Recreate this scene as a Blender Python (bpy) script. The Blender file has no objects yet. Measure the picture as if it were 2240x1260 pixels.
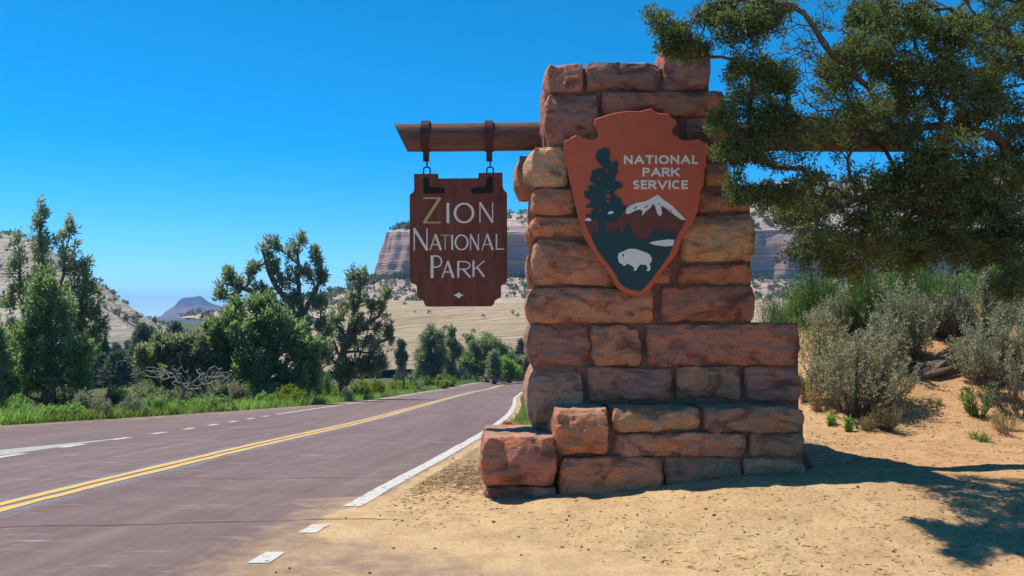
import bpy, math, random
import numpy as np
from mathutils import Vector, geometry

# ------------------------------------------------------------------ camera, sky, sun, exposure
scene = bpy.context.scene
COL = scene.collection
FPX, PITCH, EYE = 2000.0, math.atan(70 / 2000.0), 1.75
cam_d = bpy.data.cameras.new('camera')
cam_d.lens = 36.0 * FPX / 2240.0
cam_d.sensor_width = 36.0
cam_d.clip_start, cam_d.clip_end = 0.1, 20000
cam = bpy.data.objects.new('camera', cam_d)
COL.objects.link(cam)
cam.location = (0, 0, EYE)
cam.rotation_euler = (math.pi / 2 + PITCH, 0, 0)
scene.camera = cam

SUN = Vector((-2.0, 1.15, 4.3)).normalized()          # direction towards the sun
world = bpy.data.worlds.new('World')
scene.world = world
world.use_nodes = True
wn = world.node_tree
wn.nodes.clear()
sky = wn.nodes.new('ShaderNodeTexSky')
sky.sky_type = 'NISHITA'
sky.sun_disc = False
sky.sun_elevation = math.asin(SUN.z)
sky.sun_rotation = math.atan2(SUN.x, SUN.y)
sky.altitude = 2200
sky.air_density = 0.62
sky.dust_density = 0.0
sky.ozone_density = 1.6
hs = wn.nodes.new('ShaderNodeHueSaturation')
hs.inputs['Hue'].default_value = 0.488
hs.inputs['Saturation'].default_value = 1.48
hs.inputs['Value'].default_value = 1.0
bg = wn.nodes.new('ShaderNodeBackground')
bg.inputs['Strength'].default_value = 0.118
wo = wn.nodes.new('ShaderNodeOutputWorld')
wn.links.new(sky.outputs[0], hs.inputs['Color'])
wn.links.new(hs.outputs[0], bg.inputs['Color'])
wn.links.new(bg.outputs[0], wo.inputs['Surface'])

sun_d = bpy.data.lights.new('sun', 'SUN')
sun_d.energy = 3.1
sun_d.angle = math.radians(0.53)
sun_d.color = (1.0, 0.92, 0.80)
sun = bpy.data.objects.new('sun', sun_d)
COL.objects.link(sun)
sun.rotation_euler = SUN.to_track_quat('Z', 'Y').to_euler()
sun.location = (-20, 5, 40)

vs = scene.view_settings
vs.view_transform = 'Standard'
vs.look = 'None'
vs.gamma = 1.0
vs.exposure = 0.95
vs.use_curve_mapping = False
cy = scene.cycles
cy.use_denoising = True
cy.max_bounces = 8
cy.transparent_max_bounces = 8
cy.volume_bounces = 0

rng = np.random.default_rng(7)
random.seed(7)

# ------------------------------------------------------------------ helpers
def ray(px, py):
    u = (px - 1120.0) / FPX
    v = (630.0 - py) / FPX
    return np.array([u, math.cos(PITCH) - v * math.sin(PITCH), math.sin(PITCH) + v * math.cos(PITCH)])

def at(px, py, Y):
    """point of the place seen in direction (px, py) at distance Y along the road"""
    d = ray(px, py)
    t = Y / d[1]
    return np.array([d[0] * t, Y, EYE + d[2] * t])

def _h(i, j, k, s):
    n = (i.astype(np.int64) * 374761393 + j.astype(np.int64) * 668265263 + k.astype(np.int64) * 1274126177 + s * 974711) & 0xffffffff
    n = ((n ^ (n >> 13)) * 1274126177) & 0xffffffff
    n = n ^ (n >> 16)
    return (n & 0xffff) / 32767.5 - 1.0

def vn(p, s=0):
    """value noise in -1..1 on (N,3) points"""
    f = np.floor(p)
    w = p - f
    w = w * w * (3 - 2 * w)
    i, j, k = f[:, 0], f[:, 1], f[:, 2]
    r = 0
    for a in (0, 1):
        for b in (0, 1):
            for c in (0, 1):
                r = r + (w[:, 0] if a else 1 - w[:, 0]) * (w[:, 1] if b else 1 - w[:, 1]) * (w[:, 2] if c else 1 - w[:, 2]) * _h(i + a, j + b, k + c, s)
    return r

def fbm(p, octaves=4, s=0, gain=0.5):
    r, a, q = 0, 1.0, np.array(p, float)
    for o in range(octaves):
        r = r + a * vn(q, s + o * 17)
        a *= gain
        q = q * 2.03 + 11.7
    return r

def p2(x, y):
    x = np.asarray(x, float)
    return np.stack([x.ravel(), np.asarray(y, float).ravel(), np.zeros(x.size)], 1)

def sstep(a, b, x):
    t = np.clip((np.asarray(x, float) - a) / (b - a), 0, 1)
    return t * t * (3 - 2 * t)

def mesh_np(name, V, F, smooth=False):
    """V (N,3), F (M,k) or a list of such arrays"""
    m = bpy.data.meshes.new(name)
    V = np.asarray(V, np.float32)
    Fs = F if isinstance(F, list) else [F]
    Fs = [np.asarray(f, np.int32) for f in Fs if len(f)]
    m.vertices.add(len(V))
    m.vertices.foreach_set('co', V.ravel())
    idx = np.concatenate([f.ravel() for f in Fs])
    tot = np.concatenate([np.full(len(f), f.shape[1], np.int32) for f in Fs])
    start = np.concatenate([[0], np.cumsum(tot)[:-1]]).astype(np.int32)
    m.loops.add(len(idx))
    m.loops.foreach_set('vertex_index', idx)
    m.polygons.add(len(tot))
    m.polygons.foreach_set('loop_start', start)
    m.polygons.foreach_set('loop_total', tot)
    m.update(calc_edges=True)
    m.polygons.foreach_set('use_smooth', np.full(len(tot), bool(smooth)))
    return m

def put(name, me, mat=None, parent=None, loc=None):
    o = bpy.data.objects.new(name, me)
    COL.objects.link(o)
    if mat is not None and me is not None and len(me.materials) == 0:
        me.materials.append(mat)
    if parent is not None:
        o.parent = parent
    if loc is not None:
        o.location = loc
    return o

def tag(o, label=None, cat=None, group=None, kind=None):
    if label: o['label'] = label
    if cat: o['category'] = cat
    if group: o['group'] = group
    if kind: o['kind'] = kind
    return o

def empty(name, loc, label, cat, group=None):
    o = bpy.data.objects.new(name, None)
    COL.objects.link(o)
    o.location = loc
    o.empty_display_size = 0.2
    return tag(o, label, cat, group)

def copy_tree(o, parent=None):
    c = o.copy()
    COL.objects.link(c)
    c.parent = parent
    for ch in list(o.children):
        copy_tree(ch, c)
    return c

class G:
    """small node-graph writer"""
    def __init__(s, name):
        s.m = bpy.data.materials.new(name)
        s.m.use_nodes = True
        s.nt = s.m.node_tree
        s.nt.nodes.clear()
        s.out = s.nt.nodes.new('ShaderNodeOutputMaterial')
    def n(s, typ, ins=None, out=0, **props):
        nd = s.nt.nodes.new('ShaderNode' + typ)
        for k, v in props.items():
            setattr(nd, k, v)
        for k, v in (ins or {}).items():
            so = nd.inputs[k]
            if isinstance(v, bpy.types.NodeSocket):
                s.nt.links.new(v, so)
            else:
                if isinstance(v, (tuple, list)) and len(v) == 3 and so.type == 'RGBA':
                    v = (*v, 1.0)
                so.default_value = v
        return nd.outputs[out]
    def math(s, op, a, b=0.0, clamp=False):
        return s.n('Math', {0: a, 1: b}, operation=op, use_clamp=clamp)
    def mix(s, f, a, b, mode='MIX'):
        nd = s.nt.nodes.new('ShaderNodeMix')
        nd.data_type = 'RGBA'
        nd.blend_type = mode
        for k, v in ((0, f), (6, a), (7, b)):
            so = nd.inputs[k]
            if isinstance(v, bpy.types.NodeSocket):
                s.nt.links.new(v, so)
            else:
                so.default_value = (*v, 1.0) if isinstance(v, (tuple, list)) and len(v) == 3 else v
        return nd.outputs[2]
    def noise(s, vec, scale, detail=4, rough=0.55, dist=0.0, color=False):
        return s.n('TexNoise', {'Vector': vec, 'Scale': scale, 'Detail': detail, 'Roughness': rough, 'Distortion': dist}, out=1 if color else 0)
    def ramp(s, f, stops):
        nd = s.nt.nodes.new('ShaderNodeValToRGB')
        s.nt.links.new(f, nd.inputs[0])
        e = nd.color_ramp.elements
        while len(e) < len(stops):
            e.new(0.5)
        for el, (p, c) in zip(e, stops):
            el.position = p
            el.color = (*c, 1) if isinstance(c, (tuple, list)) else (c, c, c, 1)
        return nd.outputs[0]
    def pos(s):
        return s.n('NewGeometry', out=0)
    def scaled(s, vec, sc, loc=(0, 0, 0)):
        return s.n('Mapping', {'Vector': vec, 'Scale': sc, 'Location': loc})
    def xyz(s, vec):
        nd = s.nt.nodes.new('ShaderNodeSeparateXYZ')
        s.nt.links.new(vec, nd.inputs[0])
        return nd.outputs
    def bump(s, h, strength, dist, normal=None):
        d = {'Height': h, 'Strength': strength, 'Distance': dist}
        if normal is not None: d['Normal'] = normal
        return s.n('Bump', d)
    def principled(s, col, rough=0.9, spec=0.2, normal=None, metallic=0.0):
        d = {'Base Color': col, 'Roughness': rough, 'Specular IOR Level': spec, 'Metallic': metallic}
        if normal is not None: d['Normal'] = normal
        sh = s.n('BsdfPrincipled', d)
        s.nt.links.new(sh, s.out.inputs['Surface'])
        return s.m

# ------------------------------------------------------------------ materials
def mat_stone():
    g = G('sandstone_block')
    p = g.pos()
    oi = g.nt.nodes.new('ShaderNodeObjectInfo')
    off = g.n('CombineXYZ', {0: g.math('MULTIPLY', oi.outputs['Random'], 37.0), 1: g.math('MULTIPLY', oi.outputs['Random'], 11.0), 2: g.math('MULTIPLY', oi.outputs['Random'], 53.0)})
    q = g.n('VectorMath', {0: p, 1: off}, operation='ADD')
    strata = g.noise(g.scaled(q, (1.6, 1.6, 8.0)), 1.6, 5, 0.6, 1.0)
    patch = g.noise(q, 4.2, 6, 0.62, 1.0)
    varn = g.noise(g.scaled(q, (1.6, 1.6, 3.2)), 1.5, 6, 0.62, 1.0)
    fine = g.noise(q, 60, 5, 0.65)
    base = oi.outputs['Color']
    c = g.mix(g.ramp(strata, [(0.38, 0.0), (0.62, 0.9)]), base, g.mix(1.0, base, (1.5, 1.1, 0.82), 'MULTIPLY'))
    c = g.mix(g.ramp(patch, [(0.45, 0.0), (0.68, 0.7)]), c, g.mix(1.0, c, (1.22, 0.96, 0.76), 'MULTIPLY'))
    c = g.mix(g.ramp(varn, [(0.5, 0.0), (0.64, 0.85)]), c, g.mix(1.0, c, (0.34, 0.33, 0.37), 'MULTIPLY'))
    c = g.mix(g.ramp(fine, [(0.36, 0.55), (0.56, 0.0)]), c, g.mix(1.0, c, (0.5, 0.47, 0.45), 'MULTIPLY'))
    streak = g.noise(g.scaled(q, (9, 9, 0.7)), 1.0, 3, 0.6)
    c = g.mix(g.ramp(streak, [(0.55, 0.0), (0.8, 0.35)]), c, g.mix(1.0, c, (0.6, 0.56, 0.55), 'MULTIPLY'))
    dusty = g.ramp(g.xyz(g.n('NewGeometry', out=1))[2], [(0.6, 0.0), (0.95, 0.45)])
    c = g.mix(dusty, c, (0.42, 0.31, 0.22))
    bed = g.noise(g.scaled(q, (3.0, 3.0, 24.0)), 1.0, 5, 0.7, 1.6)
    c = g.mix(g.ramp(bed, [(0.32, 0.35), (0.44, 0.0)]), c, g.mix(1.0, c, (0.6, 0.55, 0.53), 'MULTIPLY'))
    c = g.mix(g.ramp(g.noise(q, 9, 5, 0.7, 0.4), [(0.55, 0.0), (0.7, 0.45)]), c, g.mix(1.0, c, (1.3, 1.2, 1.1), 'MULTIPLY'))
    hgt = g.math('ADD', g.math('MULTIPLY', g.math('ADD', strata, g.math('MULTIPLY', bed, 0.3)), 0.5), g.math('MULTIPLY', g.noise(q, 14, 6, 0.65, 0.5), 0.7))
    crack = g.n('TexVoronoi', {'Vector': g.n('VectorMath', {0: g.scaled(q, (3, 3, 5)), 1: g.n('VectorMath', {0: g.noise(q, 6, 3, 0.6, 0, True), 1: (1.2, 1.2, 1.2)}, operation='MULTIPLY')}, operation='ADD'), 'Scale': 0.55}, feature='DISTANCE_TO_EDGE')
    crk = g.ramp(crack, [(0.0, 0.0), (0.02, 1.0)])
    n1 = g.bump(hgt, 0.85, 0.04)
    n2 = g.bump(crk, 0.25, 0.012, n1)
    n3 = g.bump(fine, 0.35, 0.008, n2)
    return g.principled(c, 0.92, 0.15, n3)

def mat_mortar():
    g = G('mortar')
    p = g.pos()
    f = g.noise(p, 25, 5, 0.6)
    c = g.ramp(f, [(0.3, (0.13, 0.07, 0.05)), (0.7, (0.26, 0.14, 0.10))])
    return g.principled(c, 0.95, 0.1, g.bump(g.noise(p, 60, 4), 0.5, 0.01))

def sand_colour(g, p):
    big = g.noise(p, 0.35, 4, 0.6, 0.5)
    mid = g.noise(p, 2.6, 6, 0.62, 0.6)
    fin = g.noise(p, 34, 5, 0.7)
    x, y, z = g.xyz(p)[:3]
    red = g.math('ADD', g.math('MULTIPLY', g.math('SUBTRACT', x, 1.5), 0.16), g.math('MULTIPLY', g.math('SUBTRACT', big, 0.5), 1.2), True)
    c = g.mix(red, (0.55, 0.385, 0.205), (0.51, 0.285, 0.142))
    c = g.mix(g.ramp(mid, [(0.36, 0.55), (0.6, 0.0)]), c, g.mix(1.0, c, (0.68, 0.6, 0.55), 'MULTIPLY'))
    c = g.mix(g.ramp(fin, [(0.34, 0.7), (0.52, 0.0)]), c, g.mix(1.0, c, (0.6, 0.52, 0.46), 'MULTIPLY'))
    c = g.mix(g.ramp(fin, [(0.55, 0.0), (0.75, 0.4)]), c, g.mix(1.0, c, (1.2, 1.16, 1.1), 'MULTIPLY'))
    return c, mid, fin

def mat_ground():
    g = G('sandy_ground')
    p = g.pos()
    c, mid, fin = sand_colour(g, p)
    att = g.n('Attribute', attribute_name='cover', out=2)      # 0 bare sand, 1 overgrown soil
    gn = g.noise(p, 5.0, 4, 0.6)
    k = g.math('ADD', att, g.math('MULTIPLY', g.math('SUBTRACT', gn, 0.5), 0.8), True)
    grn = g.ramp(g.noise(p, 1.1, 5, 0.65), [(0.35, (0.10, 0.085, 0.045)), (0.55, (0.075, 0.095, 0.03)), (0.75, (0.20, 0.15, 0.09))])
    c = g.mix(k, c, grn)
    b1 = g.bump(mid, 0.5, 0.06)
    b2 = g.bump(g.noise(p, 14, 5, 0.6, 0.8), 0.55, 0.03, b1)
    b3 = g.bump(fin, 0.5, 0.012, b2)
    return g.principled(c, 0.95, 0.1, b3)

def mat_road():
    g = G('red_asphalt')
    p = g.pos()
    uv = g.n('UVMap', uv_map='lane')
    u, v = g.xyz(uv)[:2]                                      # u along in m, v across in m from the yellow line
    sc, mid, fin = sand_colour(g, p)
    big = g.noise(g.scaled(uv, (0.05, 0.55, 1)), 1.0, 5, 0.6, 0.4)
    streak = g.noise(g.scaled(uv, (0.22, 5.0, 1)), 1.0, 5, 0.65)
    grit = g.noise(p, 130, 3, 0.7)
    c = g.ramp(big, [(0.3, (0.165, 0.114, 0.106)), (0.7, (0.225, 0.162, 0.151))])
    c = g.mix(g.ramp(streak, [(0.35, 0.45), (0.6, 0.0)]), c, g.mix(1.0, c, (0.68, 0.6, 0.58), 'MULTIPLY'))
    c = g.mix(g.ramp(streak, [(0.58, 0.0), (0.8, 0.4)]), c, (0.32, 0.26, 0.25))
    c = g.mix(g.ramp(grit, [(0.3, 0.5), (0.5, 0.0)]), c, g.mix(1.0, c, (0.6, 0.58, 0.58), 'MULTIPLY'))
    c = g.mix(g.ramp(grit, [(0.6, 0.0), (0.8, 0.35)]), c, g.mix(1.0, c, (1.5, 1.45, 1.4), 'MULTIPLY'))
    mott = g.noise(p, 1.7, 6, 0.68, 0.6)
    c = g.mix(g.ramp(mott, [(0.36, 0.4), (0.5, 0.0)]), c, g.mix(1.0, c, (0.72, 0.66, 0.64), 'MULTIPLY'))
    c = g.mix(g.ramp(mott, [(0.54, 0.0), (0.72, 0.35)]), c, g.mix(1.0, c, (1.3, 1.28, 1.25), 'MULTIPLY'))
    # pale scuffs
    sc1 = g.noise(g.scaled(p, (1.2, 14, 1)), 1.0, 4, 0.7)
    sc2 = g.noise(g.scaled(p, (0.6, 0.9, 1), (4, 2, 0)), 1.0, 3)
    scf = g.math('MULTIPLY', g.ramp(sc1, [(0.58, 0.0), (0.66, 1.0)]), g.ramp(sc2, [(0.42, 0.0), (0.56, 0.5)]))
    c = g.mix(scf, c, (0.45, 0.42, 0.42))
    # blue-grey primer showing beside the yellow lines
    edge = g.math('ADD', g.math('ABSOLUTE', v), g.math('MULTIPLY', g.math('SUBTRACT', g.noise(g.scaled(uv, (1.3, 6, 1)), 1.0, 4), 0.5), 0.55))
    c = g.mix(g.ramp(edge, [(0.24, 0.8), (0.34, 0.0)]), c, (0.17, 0.19, 0.235))
    att = g.n('Attribute', attribute_name='dust', out=2)
    k = g.math('ADD', g.math('MULTIPLY', att, 1.6), g.math('MULTIPLY', g.math('SUBTRACT', g.noise(p, 3.2, 6, 0.68, 0.5), 0.62), 1.5))
    k = g.ramp(k, [(0.05, 0.0), (0.9, 1.0)])
    c = g.mix(k, c, sc)
    nb = g.bump(grit, 0.5, 0.006)
    nb = g.bump(g.math('MULTIPLY', mid, k), 0.3, 0.03, nb)
    return g.principled(c, 0.85, 0.25, nb)

def mat_paint(name, col, worn, wear=0.6):
    g = G(name)
    p = g.pos()
    f = g.noise(g.scaled(p, (3, 3, 3)), 4.0, 6, 0.7)
    c = g.mix(g.ramp(f, [(wear, 0.0), (wear + 0.06, 0.9)]), col, worn)
    c = g.mix(g.ramp(g.noise(p, 90, 3), [(0.35, 0.5), (0.55, 0.0)]), c, g.mix(1.0, c, (0.75, 0.72, 0.7), 'MULTIPLY'))
    return g.principled(c, 0.75, 0.3, g.bump(g.noise(p, 120, 3), 0.4, 0.004))

def mat_leaf(name, a, b, trans=0.3, dry=None):
    g = G(name)
    rnd = g.n('NewGeometry', out=8)
    p = g.pos()
    f = g.math('ADD', g.math('MULTIPLY', rnd, 0.55), g.math('MULTIPLY', g.noise(p, 2.3, 3, 0.6), 0.5))
    c = g.ramp(f, [(0.2, a), (0.75, b)])
    if dry is not None:
        c = g.mix(g.ramp(g.noise(p, 3.1, 3, 0.6, 0.3), [(0.6, 0.0), (0.74, 0.8)]), c, dry)
    d = g.n('BsdfPrincipled', {'Base Color': c, 'Roughness': 0.65, 'Specular IOR Level': 0.3})
    t = g.n('BsdfTranslucent', {'Color': g.mix(1.0, c, (1.6, 1.7, 0.95), 'MULTIPLY')})
    s = g.n('MixShader', {0: trans, 1: d, 2: t})
    g.nt.links.new(s, g.out.inputs['Surface'])
    return g.m

def mat_bark(name, a, b):
    g = G(name)
    p = g.pos()
    f = g.noise(g.scaled(p, (9, 9, 3)), 2.0, 5, 0.65, 0.5)
    return g.principled(g.ramp(f, [(0.3, a), (0.7, b)]), 0.95, 0.1, g.bump(f, 0.6, 0.02))

def mat_rock_far(name, cols, band_scale, zlo, zhi, speck=None, tilt=0.0):
    """bedded sandstone: colours follow the height of the beds"""
    g = G(name)
    p = g.pos()
    x, y, z = g.xyz(p)[:3]
    warp = g.noise(g.scaled(p, (0.02, 0.02, 0.03)), 1.0, 5, 0.6)
    zz = g.math('ADD', z, g.math('MULTIPLY', g.math('SUBTRACT', warp, 0.5), (zhi - zlo) * 0.30))
    t = g.math('DIVIDE', g.math('SUBTRACT', zz, zlo), zhi - zlo, True)
    c = g.ramp(t, cols)
    pt = g.n('Mapping', {'Vector': p, 'Rotation': (tilt, tilt, 0)})
    bands = g.noise(g.scaled(pt, (0.035 * band_scale, 0.035 * band_scale, 0.9 * band_scale)), 1.0, 6, 0.65, 0.7)
    c = g.mix(g.ramp(bands, [(0.34, 0.8), (0.52, 0.0)]), c, g.mix(1.0, c, (0.58, 0.52, 0.5), 'MULTIPLY'))
    c = g.mix(g.ramp(bands, [(0.58, 0.0), (0.75, 0.5)]), c, g.mix(1.0, c, (1.2, 1.2, 1.2), 'MULTIPLY'))
    streak = g.noise(g.scaled(p, (0.22 * band_scale, 0.22 * band_scale, 0.03 * band_scale)), 1.0, 5, 0.65, 0.5)
    c = g.mix(g.ramp(streak, [(0.5, 0.0), (0.75, 0.5)]), c, g.mix(1.0, c, (0.66, 0.58, 0.58), 'MULTIPLY'))
    if speck is not None:
        sp = g.noise(g.scaled(p, (1, 1, 1)), speck, 4, 0.7)
        c = g.mix(g.ramp(sp, [(0.56, 0.0), (0.6, 0.85)]), c, (0.045, 0.06, 0.035))
    nb = g.bump(bands, 1.0, 2.2 / band_scale)
    nb = g.bump(streak, 0.6, 1.0 / band_scale, nb)
    return g.principled(c, 0.95, 0.05, nb)

def mat_wood(name, a, b, scale, bumpd=0.006, rough=0.7, spec=0.2):
    g = G(name)
    p = g.pos()
    f = g.noise(g.scaled(p, scale), 2.0, 6, 0.65, 0.4)
    d = g.noise(p, 5, 4, 0.6)
    c = g.ramp(f, [(0.3, a), (0.72, b)])
    c = g.mix(g.ramp(d, [(0.5, 0.0), (0.75, 0.5)]), c, g.mix(1.0, c, (0.6, 0.58, 0.56), 'MULTIPLY'))
    return g.principled(c, rough, spec, g.bump(f, 0.5, bumpd))

def mat_enamel(name, col, rough=0.55):
    g = G(name)
    p = g.pos()
    f = g.noise(g.scaled(p, (2.0, 2.0, 6.0)), 2.0, 5, 0.6, 0.3)
    c = g.mix(g.ramp(f, [(0.35, 0.3), (0.65, 0.0)]), col, g.mix(1.0, col, (0.78, 0.76, 0.76), 'MULTIPLY'))
    c = g.mix(g.ramp(g.noise(p, 45, 4, 0.7), [(0.62, 0.0), (0.72, 0.22)]), c, (0.35, 0.30, 0.27))
    return g.principled(c, rough, 0.12, g.bump(g.noise(p, 70, 3), 0.15, 0.003))

STONE, MORTAR, GROUND, ROAD = mat_stone(), mat_mortar(), mat_ground(), mat_road()
WHITE = mat_paint('white_road_paint', (0.56, 0.54, 0.49), (0.26, 0.2, 0.19), 0.555)
YELLOW = mat_paint('yellow_road_paint', (0.74, 0.43, 0.11), (0.30, 0.22, 0.16), 0.58)
CONCRETE = mat_paint('pale_concrete', (0.40, 0.40, 0.37), (0.30, 0.29, 0.27), 0.5)
TAR = mat_paint('crack_tar', (0.035, 0.03, 0.03), (0.09, 0.06, 0.055), 0.55)
JUNIPER = mat_leaf('juniper_foliage', (0.024, 0.042, 0.019), (0.165, 0.20, 0.065), 0.4, (0.17, 0.12, 0.045))
JUNIPER_L = mat_leaf('roadside_juniper_foliage', (0.12, 0.145, 0.105), (0.29, 0.32, 0.225), 0.55)
JUNIPER_G = mat_leaf('green_juniper_foliage', (0.11, 0.162, 0.09), (0.25, 0.325, 0.175), 0.55)
PINE_F = mat_leaf('far_pine_foliage', (0.065, 0.095, 0.065), (0.15, 0.19, 0.11), 0.3)
SAGE = mat_leaf('sage_leaf', (0.20, 0.205, 0.14), (0.42, 0.41, 0.30), 0.25, (0.27, 0.22, 0.14))
SAGE_Y = mat_leaf('straw_leaf', (0.22, 0.19, 0.09), (0.42, 0.36, 0.19), 0.25)
GREEN_L = mat_leaf('green_stem', (0.06, 0.12, 0.03), (0.17, 0.26, 0.075), 0.3)
WEED = mat_leaf('weed_leaf', (0.13, 0.24, 0.065), (0.28, 0.42, 0.13), 0.5)
RABBIT = mat_leaf('yellow_green_leaf', (0.15, 0.21, 0.03), (0.36, 0.40, 0.06), 0.3)
FLOWER = mat_leaf('yellow_flower', (0.55, 0.33, 0.02), (0.75, 0.5, 0.05), 0.2)
GRASS = mat_leaf('grass_blade', (0.10, 0.17, 0.035), (0.28, 0.35, 0.10), 0.35)
DRYGRASS = mat_leaf('dry_grass_blade', (0.30, 0.23, 0.12), (0.5, 0.40, 0.22), 0.25)
BARK = mat_bark('juniper_bark', (0.075, 0.055, 0.042), (0.24, 0.185, 0.145))
JBARK = mat_bark('shaggy_juniper_bark', (0.05, 0.034, 0.026), (0.20, 0.135, 0.10))
DEADWOOD = mat_bark('dead_wood', (0.17, 0.15, 0.13), (0.42, 0.38, 0.33))
TWIG = mat_bark('sage_stem', (0.10, 0.075, 0.055), (0.27, 0.22, 0.17))
LITTER = mat_bark('dry_litter', (0.09, 0.05, 0.028), (0.30, 0.18, 0.10))
PEBBLE = mat_bark('pebble', (0.17, 0.09, 0.055), (0.42, 0.26, 0.16))
REDROCK = mat_bark('red_rock', (0.24, 0.075, 0.04), (0.46, 0.17, 0.10))
PALEROCK = mat_bark('pale_rock', (0.40, 0.33, 0.24), (0.62, 0.53, 0.40))
STUMPW = mat_bark('grey_stump_wood', (0.075, 0.055, 0.042), (0.30, 0.23, 0.18))
LOGW = mat_wood('painted_log', (0.095, 0.044, 0.036), (0.21, 0.108, 0.086), (1.2, 14, 14), 0.012, 0.75, 0.15)
SIGNW = mat_wood('brown_sign_paint', (0.140, 0.042, 0.028), (0.235, 0.090, 0.062), (7, 7, 0.8), 0.002, 0.8, 0.08)
IRON = mat_enamel('black_iron', (0.022, 0.016, 0.015), 0.5)
STRAP = mat_enamel('brown_strap_metal', (0.078, 0.034, 0.030), 0.42)
CREAM = mat_enamel('cream_letter_paint', (0.82, 0.77, 0.68))
GOLD = mat_enamel('yellowed_letter_paint', (0.55, 0.42, 0.18))
RUST = mat_enamel('rust_red_enamel', (0.56, 0.125, 0.066), 0.6)
E_GREEN = mat_enamel('dark_green_enamel', (0.030, 0.072, 0.076), 0.6)
E_BROWN = mat_enamel('dark_brown_enamel', (0.16, 0.062, 0.052), 0.6)
E_WHITE = mat_enamel('white_enamel', (0.82, 0.78, 0.72), 0.6)

# ------------------------------------------------------------------ lie of the land
_py = np.linspace(-60, 6000, 60601)
_pz = np.interp(_py, [-60, 8, 14, 26, 50, 75, 92, 110, 140, 200, 300, 500, 1000, 6000], [0, 0, -.2, -.95, -2.5, -3.85, -4.35, -6, -8.2, -8, -5, -2, 0, 2])
_pz = np.convolve(np.pad(_pz, 30, mode='edge'), np.ones(61) / 61, 'valid')
def zr(Y): return np.interp(Y, _py, _pz)

_cy = np.array([-20, 0, 5, 7, 9, 11, 14, 19, 26, 36, 50, 63, 80, 89, 100, 120, 150.])
_yx = np.array([-9.2, -6.3, -5.5, -5.2, -4.87, -4.5, -4.15, -3.78, -3.56, -3.52, -3.42, -2.75, -1.2, .5, 3.0, 9, 20])
_rx = np.array([-5.6, -2.75, -2.05, -1.8, -1.52, -1.22, -.83, -.45, -.1, .1, .15, .7, 2.25, 3.9, 6.4, 12.5, 23.5])
_lx = np.array([-12.6, -9.5, -8.6, -8.2, -7.8, -7.4, -6.98, -6.74, -6.85, -6.82, -6.66, -6.1, -4.6, -2.9, -.4, 5.5, 16.5])
_ex = np.array([-24, -18, -16.5, -15.8, -15.1, -14.4, -13.4, -12.0, -9.7, -7.9, -7.15, -6.5, -5.0, -3.3, -.8, 5, 16])
_ty = np.linspace(-20, 150, 1701)
def _sm(a):
    v = np.interp(_ty, _cy, a)
    return np.convolve(np.pad(v, 25, mode='edge'), np.ones(51) / 51, 'valid')
_YX, _RX, _LX, _EX = map(_sm, (_yx, _rx, _lx, _ex))
def yel(Y): return np.interp(Y, _ty, _YX)
def rgt(Y): return np.interp(Y, _ty, _RX)
def lft(Y): return np.interp(Y, _ty, _LX)
def edg(Y): return np.interp(Y, _ty, _EX)
def apron(Y): return np.interp(Y, [-20, 0, 3, 5, 6.0, 6.7, 7.2, 7.6, 7.9, 8.7, 9.2, 200], [14, 9, 5.2, 2.9, 1.9, .95, .3, -.45, -.9, -1.25, -1.3, -1.3])
def pave(Y):
    Y = np.asarray(Y, float)
    r = rgt(Y) + 0.28
    return np.where(Y < 9.2, np.maximum(r, apron(Y)), r)

def gz(X, Y):
    X = np.asarray(X, float); Y = np.asarray(Y, float)
    shp = np.broadcast(X, Y).shape
    X = np.broadcast_to(X, shp).ravel(); Y = np.broadcast_to(Y, shp).ravel()
    base = zr(Y)
    dl = edg(Y) - X
    dr = X - pave(Y)
    near = 0.02 + 0.26 * sstep(-0.2, 3.2, X) * sstep(6.2, 8.6, Y)
    lev = near + (base + 0.12 - near) * sstep(13.5, 24, Y)
    bx = sstep(2.7, 5.2, X - (Y - 12) * 0.12)
    by = sstep(11.4, 16.8, Y + (np.clip(X, 2, 9) - 4) * 0.3)
    bank = (1.55 + 0.012 * np.clip(Y - 16, 0, 60)) * bx * by * (1 - sstep(45, 80, Y)) + 0.10 * bx * np.clip(X - 6, 0, 14) * sstep(9, 13, Y)
    lev = lev + bank
    w = sstep(0.05, 1.6, dr)
    z = base * (1 - w) + lev * w
    z = np.where(dl > 0, base - 0.03 - 0.018 * np.clip(dl, 0, 60), z)
    inside = (dl < 0) & (dr < 0)
    depth = np.minimum(-dl, -dr)
    z = np.where(inside, base - 0.05 * sstep(0, 0.25, depth), z)
    rough = 0.022 * fbm(p2(X * 2.2, Y * 2.2), 4, 3) + 0.07 * bx * by * fbm(p2(X * 1.1, Y * 1.1), 4, 9)
    fine = 0.010 * np.abs(fbm(p2(X * 7.5, Y * 7.5), 3, 21)) * np.where(Y < 22, 1, 0)
    out = np.clip(np.maximum(dr, dl) / 0.35, 0, 1)
    z = z + (rough + fine) * np.where(inside, 0, out) + np.where(inside, 0, 0.004)
    far = sstep(130, 260, Y)
    z = z + far * 1.6 * fbm(p2(X * 0.012, Y * 0.012), 3, 40)
    z = z + 0.05 * np.clip(np.abs(X) - 30, 0, 60) * sstep(20, 60, np.abs(X)) * 0.0
    return z.reshape(shp)

def gz1(x, y): return float(gz(np.array([x]), np.array([y]))[0])

def hit(px, py, y0=4.0, y1=400.0):
    """ground point seen at a place of the photograph"""
    d = ray(px, py)
    Y = np.exp(np.linspace(math.log(y0), math.log(y1), 900))
    X = d[0] / d[1] * Y
    Z = EYE + d[2] / d[1] * Y
    b = np.where(Z < gz(X, Y))[0]
    i = b[0] if len(b) else len(Y) - 1
    return float(X[i]), float(Y[i])

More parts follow.
